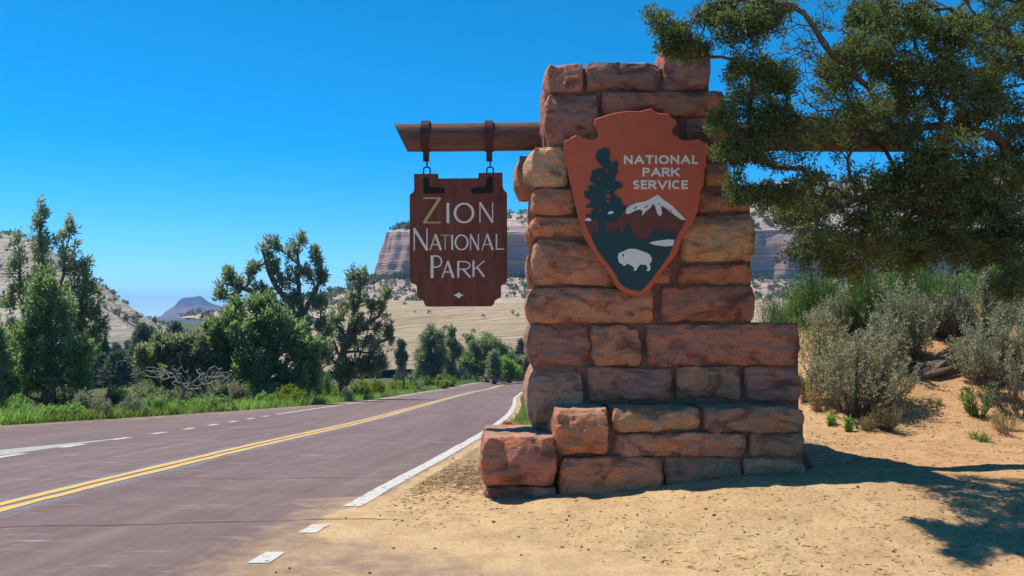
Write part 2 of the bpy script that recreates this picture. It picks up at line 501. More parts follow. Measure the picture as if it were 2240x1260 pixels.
def foot(px, Y):
    """ground point at direction px and distance Y"""
    d = ray(px, 700)
    x = d[0] / d[1] * Y
    return np.array([x, Y, gz1(x, Y)])

def geo(a, b, n): return list(np.exp(np.linspace(math.log(a), math.log(b), n)))

# ground sheet
xs = np.array(sorted(set([-v for v in geo(14, 3400, 26)] + list(np.arange(-13.5, -2.0, .25)) + list(np.arange(-2.0, 6.6, .055)) + list(np.arange(6.7, 13, .3)) + geo(13.5, 3400, 26))))
ysg = np.array(list(np.arange(-50, 3, 2.5)) + list(np.arange(3, 16, .055)) + list(np.arange(16, 40, .3)) + list(np.arange(40, 130, 1.2)) + geo(131, 5200, 40))
GX, GY = np.meshgrid(xs, ysg)
GZ = gz(GX, GY)
ny, nx = GX.shape
I = np.arange(nx * ny).reshape(ny, nx)
F = np.stack([I[:-1, :-1], I[:-1, 1:], I[1:, 1:], I[1:, :-1]], -1).reshape(-1, 4)
gm = mesh_np('ground', np.stack([GX.ravel(), GY.ravel(), GZ.ravel()], 1), F, True)
dl = (edg(GY) - GX).ravel(); dr = (GX - pave(GY)).ravel()
Xf, Yf = GX.ravel(), GY.ravel()
cov = np.where(dl > -0.2, 0.95, 0.0)
cov = np.maximum(cov, np.where(dr > 0, sstep(14, 22, Yf) * (1 - 0.75 * sstep(3.0, 5.0, Xf)), 0))
cov = np.maximum(cov, np.where(dr > 0, 0.38 * sstep(9.4, 10.4, Yf) * (1 - sstep(0.2, 1.0, Xf)), 0))
cov = np.maximum(cov, sstep(30, 60, Yf) * 0.9)
a = gm.attributes.new('cover', 'FLOAT', 'POINT')
a.data.foreach_set('value', cov.astype(np.float32))
tag(put('ground', gm, GROUND), kind='structure')

# road sheet
sy = np.array(list(np.arange(-12, 3, 1.0)) + list(np.arange(3, 16, .12)) + list(np.arange(16, 60, .5)) + list(np.arange(60, 140, 1.0)))
fr = np.linspace(0, 1, 90)
RV, RUV, RD = [], [], []
for Y in sy:
    xl, xr = float(edg(Y)), float(pave(Y))
    X = xl + (xr - xl) * fr
    Z = np.full(90, float(zr(Y)))
    RV.append(np.stack([X, np.full(90, Y), Z], 1))
    RUV.append(np.stack([np.full(90, Y), X - float(yel(Y))], 1))
    dd = xr - X
    if Y < 9.4:
        dw = np.clip(1.0 - (X - float(rgt(Y)) < 0) * 1.0, 0, 1) * (0.42 + 0.58 * (1 - np.clip(dd / 1.7, 0, 1)))
        dw = np.maximum(dw, 0.45 * (1 - np.clip((float(rgt(Y)) - X) / 0.8, 0, 1)) * (X < float(rgt(Y))))
    else:
        dw = 0.85 * (1 - np.clip(dd / 0.28, 0, 1)) + 0.12 * (1 - np.clip((dd) / 1.0, 0, 1))
    lw = (X - xl)
    dw = np.maximum(dw, 0.30 * (1 - np.clip(lw / 2.2, 0, 1)))
    RD.append(dw)
RV = np.concatenate(RV); RUV = np.concatenate(RUV); RD = np.concatenate(RD)
I = np.arange(len(RV)).reshape(len(sy), 90)
F = np.stack([I[:-1, :-1], I[:-1, 1:], I[1:, 1:], I[1:, :-1]], -1).reshape(-1, 4)
rm = mesh_np('road', RV, F, True)
uvl = rm.uv_layers.new(name='lane')
uvl.data.foreach_set('uv', RUV[F.ravel()].astype(np.float32).ravel())
a = rm.attributes.new('dust', 'FLOAT', 'POINT')
a.data.foreach_set('value', RD.astype(np.float32))
road = tag(put('road', rm, ROAD), kind='structure')

def marking(name, fx, y0, y1, w, mat, dz=0.005, jit=0.006, step=0.35, seed=1, label=None):
    Y = np.arange(y0, y1 + 1e-6, step) if y1 - y0 > step else np.array([y0, y1])
    if Y[-1] < y1 - 1e-3: Y = np.append(Y, y1)
    c = fx(Y)
    j1 = jit * vn(p2(Y * 3.1, Y * 0 + seed), seed); j2 = jit * vn(p2(Y * 3.7, Y * 0 + seed + 5), seed + 3)
    L = np.stack([c - w / 2 + j1, Y, zr(Y) + dz], 1)
    R = np.stack([c + w / 2 + j2, Y, zr(Y) + dz], 1)
    V = np.concatenate([L, R])
    n = len(Y); i = np.arange(n - 1)
    F = np.stack([i, i + n, i + n + 1, i + 1], 1)
    o = put(name, mesh_np(name, V, F), mat, road)
    if label: o['label'] = label
    return o
marking('yellow_line', lambda y: yel(y) - 0.105, -12, 138, 0.125, YELLOW, jit=0.016, step=.2, seed=3)
marking('yellow_line', lambda y: yel(y) + 0.105, -12, 138, 0.125, YELLOW, jit=0.018, step=.2, seed=9)
marking('edge_line', lambda y: rgt(y), 8.85, 138, 0.17, WHITE, jit=0.012, seed=5)
marking('edge_line', lambda y: lft(y), 27.5, 138, 0.15, WHITE, jit=0.01, seed=6)
for k, y0 in enumerate((1.7, 2.7, 3.7, 4.7, 5.68, 6.67, 7.66)):
    marking('lane_dash', lambda y: rgt(y), y0, y0 + 0.33, 0.155, WHITE, step=.15, seed=20 + k)
for k, y0 in enumerate(np.arange(5.0, 27.0, 1.55)):
    marking('lane_dash', lambda y: lft(y), float(y0), float(y0) + 0.62, 0.15, WHITE, step=.15, seed=40 + k)
# concrete gutter strip let into the left turnout
py_ = np.array([9.5, 11.0, 12.5, 13.4, 14.3, 15.2, 16.2]); pl_ = np.array([-9.7, -9.0, -8.35, -7.95, -7.6, -7.25, -6.95]); pr_ = np.array([-8.1, -7.75, -7.4, -7.22, -7.1, -7.0, -6.9])
V = np.concatenate([np.stack([pl_, py_, zr(py_) + .004], 1), np.stack([pr_, py_, zr(py_) + .004], 1)])
i = np.arange(6)
put('concrete_strip', mesh_np('concrete_strip', V, np.stack([i, i + 7, i + 8, i + 1], 1)), CONCRETE, road)
# cracks
def crack(pts, w, seed):
    P = np.array(pts, float)
    t = np.linspace(0, len(P) - 1, 90)
    X = np.interp(t, range(len(P)), P[:, 0]); Y = np.interp(t, range(len(P)), P[:, 1])
    Y = Y + 0.05 * fbm(p2(X * 2.2, X * 0 + seed), 4, seed)
    wv = w * (0.5 + 0.7 * np.abs(vn(p2(X * 4, Y * 0), seed)))
    V = np.concatenate([np.stack([X, Y - wv, zr(Y) + .003], 1), np.stack([X, Y + wv, zr(Y) + .003], 1)])
    i = np.arange(89)
    put('crack', mesh_np('crack', V, np.stack([i, i + 1, i + 91, i + 90], 1)), TAR, road)
crack([(-7.5, 7.6), (-4.4, 7.9), (-3.25, 8.0), (-1.32, 8.3), (-1.0, 8.2)], 0.008, 3)
crack([(-5.5, 10.6), (-3.2, 10.7), (-1.3, 10.75)], 0.005, 8)
crack([(-6.5, 5.2), (-3.0, 5.6), (-1.0, 5.5)], 0.005, 12)

# ------------------------------------------------------------------ far country
def hill(name, x0, x1, nx, y0, y1, ny, fz, mat):
    X, Y = np.meshgrid(np.linspace(x0, x1, nx), np.linspace(y0, y1, ny))
    Z = fz(X, Y)
    I = np.arange(nx * ny).reshape(ny, nx)
    F = np.stack([I[:-1, :-1], I[:-1, 1:], I[1:, 1:], I[1:, :-1]], -1).reshape(-1, 4)
    return tag(put(name, mesh_np(name, np.stack([X.ravel(), Y.ravel(), Z.ravel()], 1), F, True), mat), kind='structure')

def f2(X, Y, sc, o=4, s=0): return fbm(p2(X * sc, Y * sc), o, s).reshape(X.shape)

SLICK = mat_rock_far('cream_slickrock', [(0.0, (0.44, 0.34, 0.225)), (0.5, (0.50, 0.385, 0.245)), (1.0, (0.53, 0.41, 0.255))], 0.9, -8, 12, tilt=.38)
CLIFF = mat_rock_far('banded_cliff_rock', [(0.0, (0.50, 0.40, 0.30)), (0.25, (0.46, 0.33, 0.27)), (0.42, (0.50, 0.33, 0.28)), (0.6, (0.58, 0.46, 0.38)), (0.8, (0.50, 0.42, 0.34)), (1.0, (0.40, 0.36, 0.28))], 0.9, 8, 80)
LEFTH = mat_rock_far('grey_slickrock', [(0.0, (0.46, 0.40, 0.31)), (0.6, (0.48, 0.42, 0.34)), (1.0, (0.40, 0.37, 0.31))], 1.5, -5, 45)
BUTTE = mat_rock_far('butte_rock', [(0.0, (0.20, 0.15, 0.13)), (0.35, (0.30, 0.20, 0.17)), (0.6, (0.14, 0.12, 0.11)), (1.0, (0.055, 0.055, 0.05))], 0.16, 0, 85, 0.02)

def slick_z(X, Y):
    r = (Y - 165) / (312 - 165)
    z = -7.6 + 15.4 * np.clip(r, -0.1, 1.0) ** 1.08 - 5.0 * np.clip((Y - 312) / 60, 0, 1)
    left = X - (-50 + 0.06 * (300 - Y))
    z = z - 0.42 * np.clip(-left, 0, 60) - 0.0 * X
    z = z + 0.9 * f2(X, Y, 0.03, 4, 5) + 0.35 * np.abs(f2(X, Y * 3, 0.06, 3, 8)) + 0.012 * np.clip(X - 60, 0, 400)
    return z
hill('slickrock_slope', -130, 420, 230, 150, 380, 110, slick_z, SLICK)

# cliff: a plan curve swept through a stepped profile
cp = np.array([(40, 760), (-28, 620), (-60, 500), (-66, 452), (-52, 436), (-10, 432), (40, 437), (95, 428), (150, 432), (210, 420), (270, 415), (330, 396), (390, 372), (450, 340), (520, 300)], float)
ctop = np.array([50, 47, 46, 44, 48, 57, 64, 70, 76, 80, 83, 86, 90, 92, 92], float)
t = np.linspace(0, len(cp) - 1, 420)
PX = np.interp(t, range(len(cp)), cp[:, 0]); PY = np.interp(t, range(len(cp)), cp[:, 1]); TOP = np.interp(t, range(len(cp)), ctop)
ker = np.ones(15) / 15
sm = lambda v: np.convolve(np.pad(v, 7, mode='edge'), ker, 'valid')
PX, PY, TOP = sm(PX), sm(PY), sm(TOP)
tx, ty = np.gradient(PX), np.gradient(PY)
ln = np.hypot(tx, ty); NXo, NYo = -ty / ln, tx / ln          # inward (away from the camera)
prof = [(-95, 2.0, 0), (-60, 8.0, 0), (-34, 12.0, 0), (-14, 17.5, 0), (-4, 21, 0)]
prof += [(-2 + 5.0 * k / 26, 21 + 23.5 * k / 26, 0) for k in range(27)]
prof += [(6, 46, 0.0), (12, 48, 0.06), (24, 50, .25), (38, 50, .52), (55, 50, .82), (70, 50, 1.0), (95, 48, 1.0), (150, 20, .9)]
CV = []
for (o, z, k) in prof:
    zz = np.minimum(z, 46 if k == 0 else z) + (TOP - 48) * k
    capz = np.where(k > 0, zz, np.minimum(z, TOP))
    q = np.stack([PX, PY, np.full(420, z)], 1)
    wall = 1.0 if 20 < z < 47 and k == 0 else 0.35
    disp = wall * (6.0 * vn(q * np.array([.035, .035, .01]), 3) + 3.0 * np.abs(vn(q * np.array([.09, .09, .02]), 6)) + 1.3 * vn(q * np.array([.3, .3, .12]), 9))
    ledge = 0.8 * vn(p2(np.full(420, z * 0.35), PX * 0.01), 14)
    CV.append(np.stack([PX + NXo * (o + disp + ledge), PY + NYo * (o + disp + ledge), capz + 1.2 * vn(q * .06, 2)], 1))
CV = np.array(CV)
nr = len(prof)
I = np.arange(nr * 420).reshape(nr, 420)
F = np.stack([I[:-1, :-1], I[:-1, 1:], I[1:, 1:], I[1:, :-1]], -1).reshape(-1, 4)
tag(put('cliff', mesh_np('cliff', CV.reshape(-1, 3), F, False), CLIFF), kind='structure')

def left_z(X, Y):
    f = np.interp(X * 330 / np.maximum(Y, 150), [-520, -330, -240, -172, -150, -133, -118, -95], [60, 52, 45, 31, 17, 5.5, -2, -10])
    z = (f + 10) * np.exp(-((Y - 330) / 110.0) ** 2) - 12
    return z + 1.6 * f2(X, Y, 0.03, 4, 15) + 0.5 * np.abs(f2(X, Y, 0.12, 3, 18))
hill('slickrock_hill', -520, -80, 170, 190, 480, 110, left_z, LEFTH)

bx_ = (np.array([60, 150, 200, 257, 270, 305, 329, 345, 357, 362, 372, 383, 389, 395, 401, 418, 430, 437, 444, 452, 459, 470, 490, 520, 560, 600, 650, 700, 760, 900, 1100]) - 1120) / 2000 * 3000
bz_ = EYE + (700 - np.array([684, 683, 684, 688, 688, 694, 697.5, 693, 690, 681, 676, 670, 660, 655, 651.5, 651, 649.5, 648.5, 653, 659, 664, 667, 672, 676, 679, 682, 685, 686, 690, 697, 699])) / 2000 * 3000
def butte_z(X, Y):
    f = np.interp(X * 3000 / np.maximum(Y, 2000), bx_, bz_)
    d = np.abs(Y - 3000) / 420.0
    body = np.clip(1 - d, 0, 1)
    n = f2(X, Y, 0.006, 4, 31)
    z = 2 + (f - 2) * np.clip(body * 1.25 + 0.16 * n, 0, 1)
    return z + 3.0 * f2(X, Y, 0.012, 4, 33) * body + np.where(body <= 0, -14, 0)
hill('far_butte', -1750, 500, 330, 2520, 3480, 90, butte_z, BUTTE)
def range_z(X, Y):
    f = 20 + 18 * f2(X, X * 0, 0.0016, 3, 51) + 5 * f2(X, Y, 0.008, 3, 52)
    return f * np.clip(1.15 - np.abs(Y - 4300) / 500.0, 0, 1) - 6
hill('far_range', -3300, 3300, 200, 3750, 4850, 40, range_z, BUTTE)

# ------------------------------------------------------------------ growing things
def tubes(P, Q, r0, r1, k):
    d = Q - P
    L = np.linalg.norm(d, axis=1, keepdims=True); L[L == 0] = 1e-6
    d = d / L
    ref = np.where(np.abs(d[:, 2:3]) < 0.9, np.array([[0, 0, 1.0]]), np.array([[1.0, 0, 0]]))
    a = np.cross(d, ref); a /= np.linalg.norm(a, axis=1, keepdims=True)
    b = np.cross(d, a)
    an = np.arange(k) * 2 * math.pi / k
    ring = a[:, None, :] * np.cos(an)[None, :, None] + b[:, None, :] * np.sin(an)[None, :, None]
    A = P[:, None, :] + ring * r0[:, None, None]
    B = Q[:, None, :] + ring * r1[:, None, None]
    V = np.concatenate([A, B], 1).reshape(-1, 3)
    n = len(P)
    base = (np.arange(n) * 2 * k)[:, None]
    j = np.arange(k)[None, :]
    F = np.stack([base + j, base + (j + 1) % k, base + k + (j + 1) % k, base + k + j], -1).reshape(-1, 4)
    return V, F

def skeleton(trunks, targets, alpha=0.35, seglen=0.3, jit=0.12, seed=0, sag=0.0):
    """join targets to the nearest sensible point of a growing branch system"""
    r = np.random.default_rng(seed)
    pos, par, pl = [], [], []
    for tr in trunks:
        tr = [np.array(p, float) for p in tr]
        if pos:
            j = int(np.argmin([np.linalg.norm(p - tr[0]) for p in pos])); prev = j; st = pl[j]
            rest = tr
        else:
            pos.append(tr[0]); par.append(-1); pl.append(0.0); prev = 0; st = 0.0; rest = tr[1:]
        for p in rest:
            a0 = pos[prev]; L = np.linalg.norm(p - a0); n = max(1, int(L / seglen))
            for s in range(1, n + 1):
                q = a0 + (p - a0) * s / n + (r.normal(0, 0.03 * seglen * 3, 3) if s < n else 0)
                pos.append(q); par.append(prev); st += L / n; pl.append(st); prev = len(pos) - 1
    ntr = len(pos)
    cap = ntr + len(targets) * 14 + 10
    A = np.zeros((cap, 3)); A[:ntr] = pos
    PL = np.zeros(cap); PL[:ntr] = pl
    PA = np.full(cap, -1, int); PA[:ntr] = par
    n = ntr
    T = np.array(targets, float)
    dmin = np.min(np.linalg.norm(T[:, None, :] - A[None, :ntr], axis=2), axis=1)
    tips = np.zeros(len(T), int)
    for ti in np.argsort(dmin + r.uniform(0, .25, len(T))):
        tp = T[ti]
        d = np.linalg.norm(A[:n] - tp, axis=1)
        c = d + alpha * PL[:n] + np.where(A[:n, 2] > tp[2] + 0.3, 0.35 * d, 0)
        j = int(np.argmin(c))
        a0 = A[j]; L = d[j]
        k = int(min(12, max(1, round(L / seglen))))
        prev = j
        up = np.array([0, 0, 1.0])
        for s in range(1, k + 1):
            f = s / k
            q = a0 + (tp - a0) * f + up * (0.10 * L * math.sin(math.pi * f)) * (1 if sag == 0 else -sag)
            if s < k: q = q + r.normal(0, jit * seglen, 3)
            A[n] = q; PA[n] = prev; PL[n] = PL[prev] + L / k; prev = n; n += 1
        tips[ti] = prev
    cnt = np.zeros(n)
    cnt[tips] += 1
    for i in range(n - 1, 0, -1):
        if PA[i] >= 0: cnt[PA[i]] += max(cnt[i], 0.5)
    return A[:n], PA[:n], np.maximum(cnt, 0.5), tips

def branch_mesh(name, A, PA, cnt, r1, power=0.5, rmax=0.3):
    R = np.minimum(r1 * cnt ** power, rmax)
    c = np.where(PA >= 0)[0]
    P, Q = A[PA[c]], A[c]
    ra = np.minimum(R[PA[c]], R[c] * 1.35); rb = R[c]
    big = rb > r1 * 3
    V1, F1 = tubes(P[big], Q[big], ra[big], rb[big], 7) if big.any() else (np.zeros((0, 3)), np.zeros((0, 4), int))
    V2, F2 = tubes(P[~big], Q[~big], ra[~big], rb[~big], 4)
    return mesh_np(name, np.concatenate([V1, V2]), np.concatenate([F1, F2 + len(V1)]), True)

def unit(v): return v / np.maximum(np.linalg.norm(v, axis=-1, keepdims=True), 1e-9)

def blades(C, D, n, rad, ln, wd, spread=0.7, seed=0, lvar=0.4, flat=0.8):
    """n diamond leaflets round each centre C pointing roughly along D"""
    r = np.random.default_rng(seed)
    m = len(C)
    C = np.repeat(C, n, 0); D = np.repeat(D, n, 0)
    off = unit(r.normal(size=(m * n, 3))) * (r.random((m * n, 1)) ** 0.5) * rad
    off[:, 2] *= flat
    d = unit(D * 0.75 + unit(off) * 0.6 + r.normal(size=(m * n, 3)) * spread)
    L = ln * (1 - lvar + 2 * lvar * r.random((m * n, 1)))
    side = unit(np.cross(d, r.normal(size=(m * n, 3)))) * wd * (0.7 + 0.6 * r.random((m * n, 1)))
    B = C + off
    V = np.stack([B, B + d * L * .5 + side * .5, B + d * L, B + d * L * .5 - side * .5], 1).reshape(-1, 3)
    F = np.arange(m * n * 4).reshape(-1, 4)
    return V, F

def in_blobs(blobs, n, r, shell=0.35):
    """blobs: (centre, (rx,ry,rz), weight)"""
    w = np.array([b[2] for b in blobs], float); w /= w.sum()
    k = r.choice(len(blobs), n, p=w)
    c = np.array([b[0] for b in blobs])[k]; s = np.array([b[1] for b in blobs])[k]
    u = unit(r.normal(size=(n, 3))) * (r.random((n, 1)) ** shell)
    return c + u * s

def make_tree(name, base, trunks, blobs, nt, nb, leaf, wood, label, cat='tree', group=None, rad=0.28, ln=0.13, wd=0.035, r1=0.009, seed=1, alpha=0.35, seglen=0.35, bare=0, rmax=0.22, power=0.5, spread=0.7, flat=0.8, upw=0.35, gaps=()):
    r = np.random.default_rng(seed)
    base = np.array(base, float)
    T = in_blobs(blobs, nt + bare, r)
    if gaps:      # windows of sky between the boughs hold only stray twigs
        keep = np.ones(len(T), bool)
        u = T - np.array([0, 0, EYE])
        f_ = u[:, 1] * math.cos(PITCH) + u[:, 2] * math.sin(PITCH); w_ = -u[:, 1] * math.sin(PITCH) + u[:, 2] * math.cos(PITCH)
        gx, gy = 1120 + FPX * u[:, 0] / f_, 630 - FPX * w_ / f_
        for (a_, b_, c_, d_) in gaps:
            keep &= ~((((gx - a_) / (c_ + 10)) ** 2 + ((gy - b_) / (d_ + 10)) ** 2 < 1) & (r.random(len(T)) < .72))
        keep[nt:] = True
        nt = int(keep[:nt].sum())
        T = T[keep]
    T[:, 2] = np.maximum(T[:, 2], base[2] + 0.15)
    A, PA, cnt, tips = skeleton(trunks, T, alpha, seglen, 0.16, seed)
    root = empty(name, base, label, cat, group)
    put('trunk', branch_mesh('trunk', A - base, PA, cnt, r1, power, rmax), wood, root)
    tp = tips[:nt]
    D = unit(A[tp] - A[np.maximum(PA[tp], 0)]) + np.array([0, 0, upw])
    jit = r.random(nt)
    V, F = blades(A[tp] - base, unit(D), nb, rad, ln, wd, spread, seed + 5, flat=flat, lvar=.6)
    # a second, looser spray part-way down each twig
    mid = 0.5 * (A[tp] + A[np.maximum(PA[tp], 0)]) - base
    V2, F2 = blades(mid, unit(D), nb // 3, rad * .8, ln, wd, spread, seed + 6, flat=flat)
    put('crown', mesh_np('crown', np.concatenate([V, V2]), np.concatenate([F, F2 + len(V)])), leaf, root)
    return root

def pxblob(cx, cy, rx, ry, Y, w=None, ry_depth=None):
    c = at(cx, cy, Y); s = Y / FPX
    d = ry_depth if ry_depth is not None else rx * s
    return (c, (rx * s, d, ry * s), w if w is not None else rx * ry)

def shrub(name, base, h, rad, ns, leaf, label, cat='shrub', group=None, wood=None, nl=22, ln=0.035, wd=0.010, seed=1, lean=0.9, start=0.3, upright=0.6, stem_r=0.0035, leafspread=0.45, flowers=None, lrad=0.018):
    r = np.random.default_rng(seed)
    base = np.array(base, float)
    root = empty(name, base, label, cat, group)
    nbn = max(3, ns // 22)
    bt, bq, bh = r.uniform(0, 2 * math.pi, nbn), r.random(nbn) ** 0.6, r.uniform(.6, 1.05, nbn)
    bi = r.integers(0, nbn, ns)
    th = bt[bi] + r.normal(0, .33, ns); q = np.clip(bq[bi] + r.normal(0, .13, ns), 0, 1.15)
    st = np.stack([np.cos(th) * q * rad * .22, np.sin(th) * q * rad * .22, np.full(ns, -0.03)], 1)
    H = h * bh[bi] * (0.6 + 0.4 * r.random(ns)) * (1 - 0.35 * np.minimum(q, 1) ** 2)
    en = np.stack([np.cos(th) * q * rad * lean, np.sin(th) * q * rad * lean, H], 1) + r.normal(0, .05 * rad, (ns, 3))
    K = 5
    tt = np.linspace(0, 1, K)
    pts = []
    for t_ in tt:
        p = st + (en - st) * t_
        p[:, :2] = st[:, :2] + (en[:, :2] - st[:, :2]) * (t_ ** upright if upright < 1 else t_ ** (1 / upright))
        if 0 < t_ < 1: p = p + r.normal(0, .022 * h, (ns, 3))
        pts.append(p)
    pts = np.array(pts)
    V, F = tubes(pts[:-1].reshape(-1, 3), pts[1:].reshape(-1, 3), np.repeat(np.linspace(stem_r * 1.6, stem_r * .7, K - 1), ns), np.repeat(np.linspace(stem_r * 1.3, stem_r * .5, K - 1), ns), 3)
    put('stems', mesh_np('stems', V, F), wood or TWIG, root)
    if nl:
        ta = start + (1.02 - start) * r.random((ns, nl)) ** 0.8
        ia = np.clip((ta * (K - 1)).astype(int), 0, K - 2); fa = ta * (K - 1) - ia
        si = np.repeat(np.arange(ns)[:, None], nl, 1)
        C = (pts[ia, si] * (1 - fa[..., None]) + pts[ia + 1, si] * fa[..., None]).reshape(-1, 3)
        D = unit((pts[ia + 1, si] - pts[ia, si]).reshape(-1, 3))
        V, F = blades(C, D, 1, lrad, ln, wd, leafspread, seed + 3)
        put('leaves', mesh_np('leaves', V, F), leaf, root)
    if flowers:
        tip = pts[-1][r.random(ns) < flowers[1]]
        V, F = blades(tip, np.tile([0, 0, 1.0], (len(tip), 1)), 14, .03, .03, .014, .8, seed + 9)
        tag(put('flowers', mesh_np('flowers', V, F), flowers[0], root), kind='stuff')
    return root

# ------------------------------------------------------------------ stone gateway pier
YB, YT = 8.92, 9.38            # fronts of the stepped base and of the shaft
MROOT = np.array([1.4, 9.6, 0.1])
monument = empty('stone_monument', MROOT, 'tall stepped pier of rough red sandstone blocks beside the road', 'monument')

def stone(px0, px1, py0, py1, yf, depth, col, bulL=0.02, bulR=0.02, r=0.035, seed=0, cuts=7, rough=0.012, proud=0.0, cell=0.022, pil=0.022):
    rr = np.random.default_rng(seed * 7 + 13)
    yf = yf - proud
    a0, a1 = at(px0 - 1.5, py1 + 1.5, yf), at(px1 + 1.5, py0 - 1.5, yf)
    lo = np.array([a0[0], yf, a0[2]]); hi = np.array([a1[0], yf + depth, a1[2]])
    sz = hi - lo
    n = np.maximum(3, np.ceil(sz / np.array([cell, 0.05, cell])).astype(int))
    verts, faces, base = [], [], 0
    for ax in range(3):
        u, v = [i for i in range(3) if i != ax]
        for s in (0, 1):
            if ax == 1 and s == 1: nu, nv = max(2, n[u] // 3), max(2, n[v] // 3)
            else: nu, nv = n[u], n[v]
            U, W = np.meshgrid(np.linspace(0, 1, nu + 1), np.linspace(0, 1, nv + 1))
            p = np.zeros((U.size, 3))
            p[:, u] = lo[u] + U.ravel() * sz[u]; p[:, v] = lo[v] + W.ravel() * sz[v]; p[:, ax] = hi[ax] if s else lo[ax]
            I = np.arange(U.size).reshape(U.shape) + base
            q = np.stack([I[:-1, :-1], I[:-1, 1:], I[1:, 1:], I[1:, :-1]], -1).reshape(-1, 4)
            flip = (s == 1) ^ (ax == 1)
            faces.append(q if flip else q[:, ::-1])
            verts.append(p); base += U.size
    P = np.concatenate(verts); F = np.concatenate(faces)
    cen = (lo + hi) / 2
    rr3 = np.minimum(r, sz * 0.45)
    inn = np.clip(P, lo + rr3, hi - rr3)
    dv = (P - inn) / rr3
    L = np.linalg.norm(dv, axis=1, keepdims=True); L[L < 1e-6] = 1
    P = np.where(L > 1, inn + dv / L * rr3, P)
    t = (P - cen) / (sz / 2)
    # ends swell outwards
    P[:, 0] += np.where(t[:, 0] < 0, bulL * (np.abs(t[:, 2]) ** 2.2) * np.abs(t[:, 0]) ** 3, -bulR * (np.abs(t[:, 2]) ** 2.2) * np.abs(t[:, 0]) ** 3)
    P[:, 0] += np.where(t[:, 0] < 0, .8 * bulL * (t[:, 1] < 0) * np.abs(t[:, 1]) ** 3 * np.abs(t[:, 0]) ** 4, -.8 * bulR * (t[:, 1] < 0) * np.abs(t[:, 1]) ** 3 * np.abs(t[:, 0]) ** 4)
    # the face is pillowed, then split by random chisel planes
    P[:, 1] += np.where(t[:, 1] < 0, pil * (np.abs(t[:, 2]) ** 3.0) + .8 * pil * np.abs(t[:, 0]) ** 6, 0)
    for c in range(cuts):
        corner = np.array([rr.uniform(-1, 1), -1, rr.choice([-1, 1]) * rr.uniform(.55, 1.0)])
        if rr.random() < 0.45: corner[0] = rr.choice([-1, 1]) * rr.uniform(.85, 1.0)
        nrm = np.array([rr.normal(0, .25) + (0.7 * corner[0] if abs(corner[0]) > .8 else 0), -0.9, corner[2] * rr.uniform(.35, 1.1)])
        nrm /= np.linalg.norm(nrm)
        pt = cen + corner * sz / 2 - nrm * rr.uniform(.008, .038)
        d = (P - pt) @ nrm
        near = np.exp(-(((P[:, 0] - pt[0]) / rr.uniform(.04, .26)) ** 4))
        P -= nrm * (np.clip(d, 0, .09) * 0.95 * near)[:, None]
    q = P + seed * 3.7
    k = sstep(0, .2, (hi[1] - P[:, 1]) / depth)
    big = fbm(q * np.array([3.2, 3.2, 4.2]), 3, seed)
    rid = 1 - np.abs(fbm(q * np.array([5.5, 5.5, 9]), 3, seed + 5))
    lay = vn(q * np.array([2.0, 2.0, 34]), seed + 9)
    fine = fbm(q * 26, 3, seed + 2)
    out = unit((P - cen) / sz ** 1.0 * np.array([.6, 1.0, .7]))
    am = rough * (big * 1.1 - rid * 1.0 + lay * .40 + fine * .40)
    P[:, 0] += k * .007 * vn(q * np.array([1.5, 4, 9]), seed + 31)
    P[:, 2] += k * .006 * vn(q * np.array([6, 4, 1.5]), seed + 33)
    P = P + out * (am * k)[:, None]
    me = mesh_np('stone', P - MROOT, F, True)
    bm_fix(me)
    o = put('stone', me, STONE, monument)
    o.color = (*col, 1)
    return o

import bmesh
def bm_fix(me):
    b = bmesh.new(); b.from_mesh(me)
    bmesh.ops.remove_doubles(b, verts=b.verts, dist=0.0012)
    bmesh.ops.recalc_face_normals(b, faces=b.faces)
    b.to_mesh(me); b.free()
    me.polygons.foreach_set('use_smooth', np.ones(len(me.polygons), bool))
    me.set_sharp_from_angle(angle=math.radians(24))

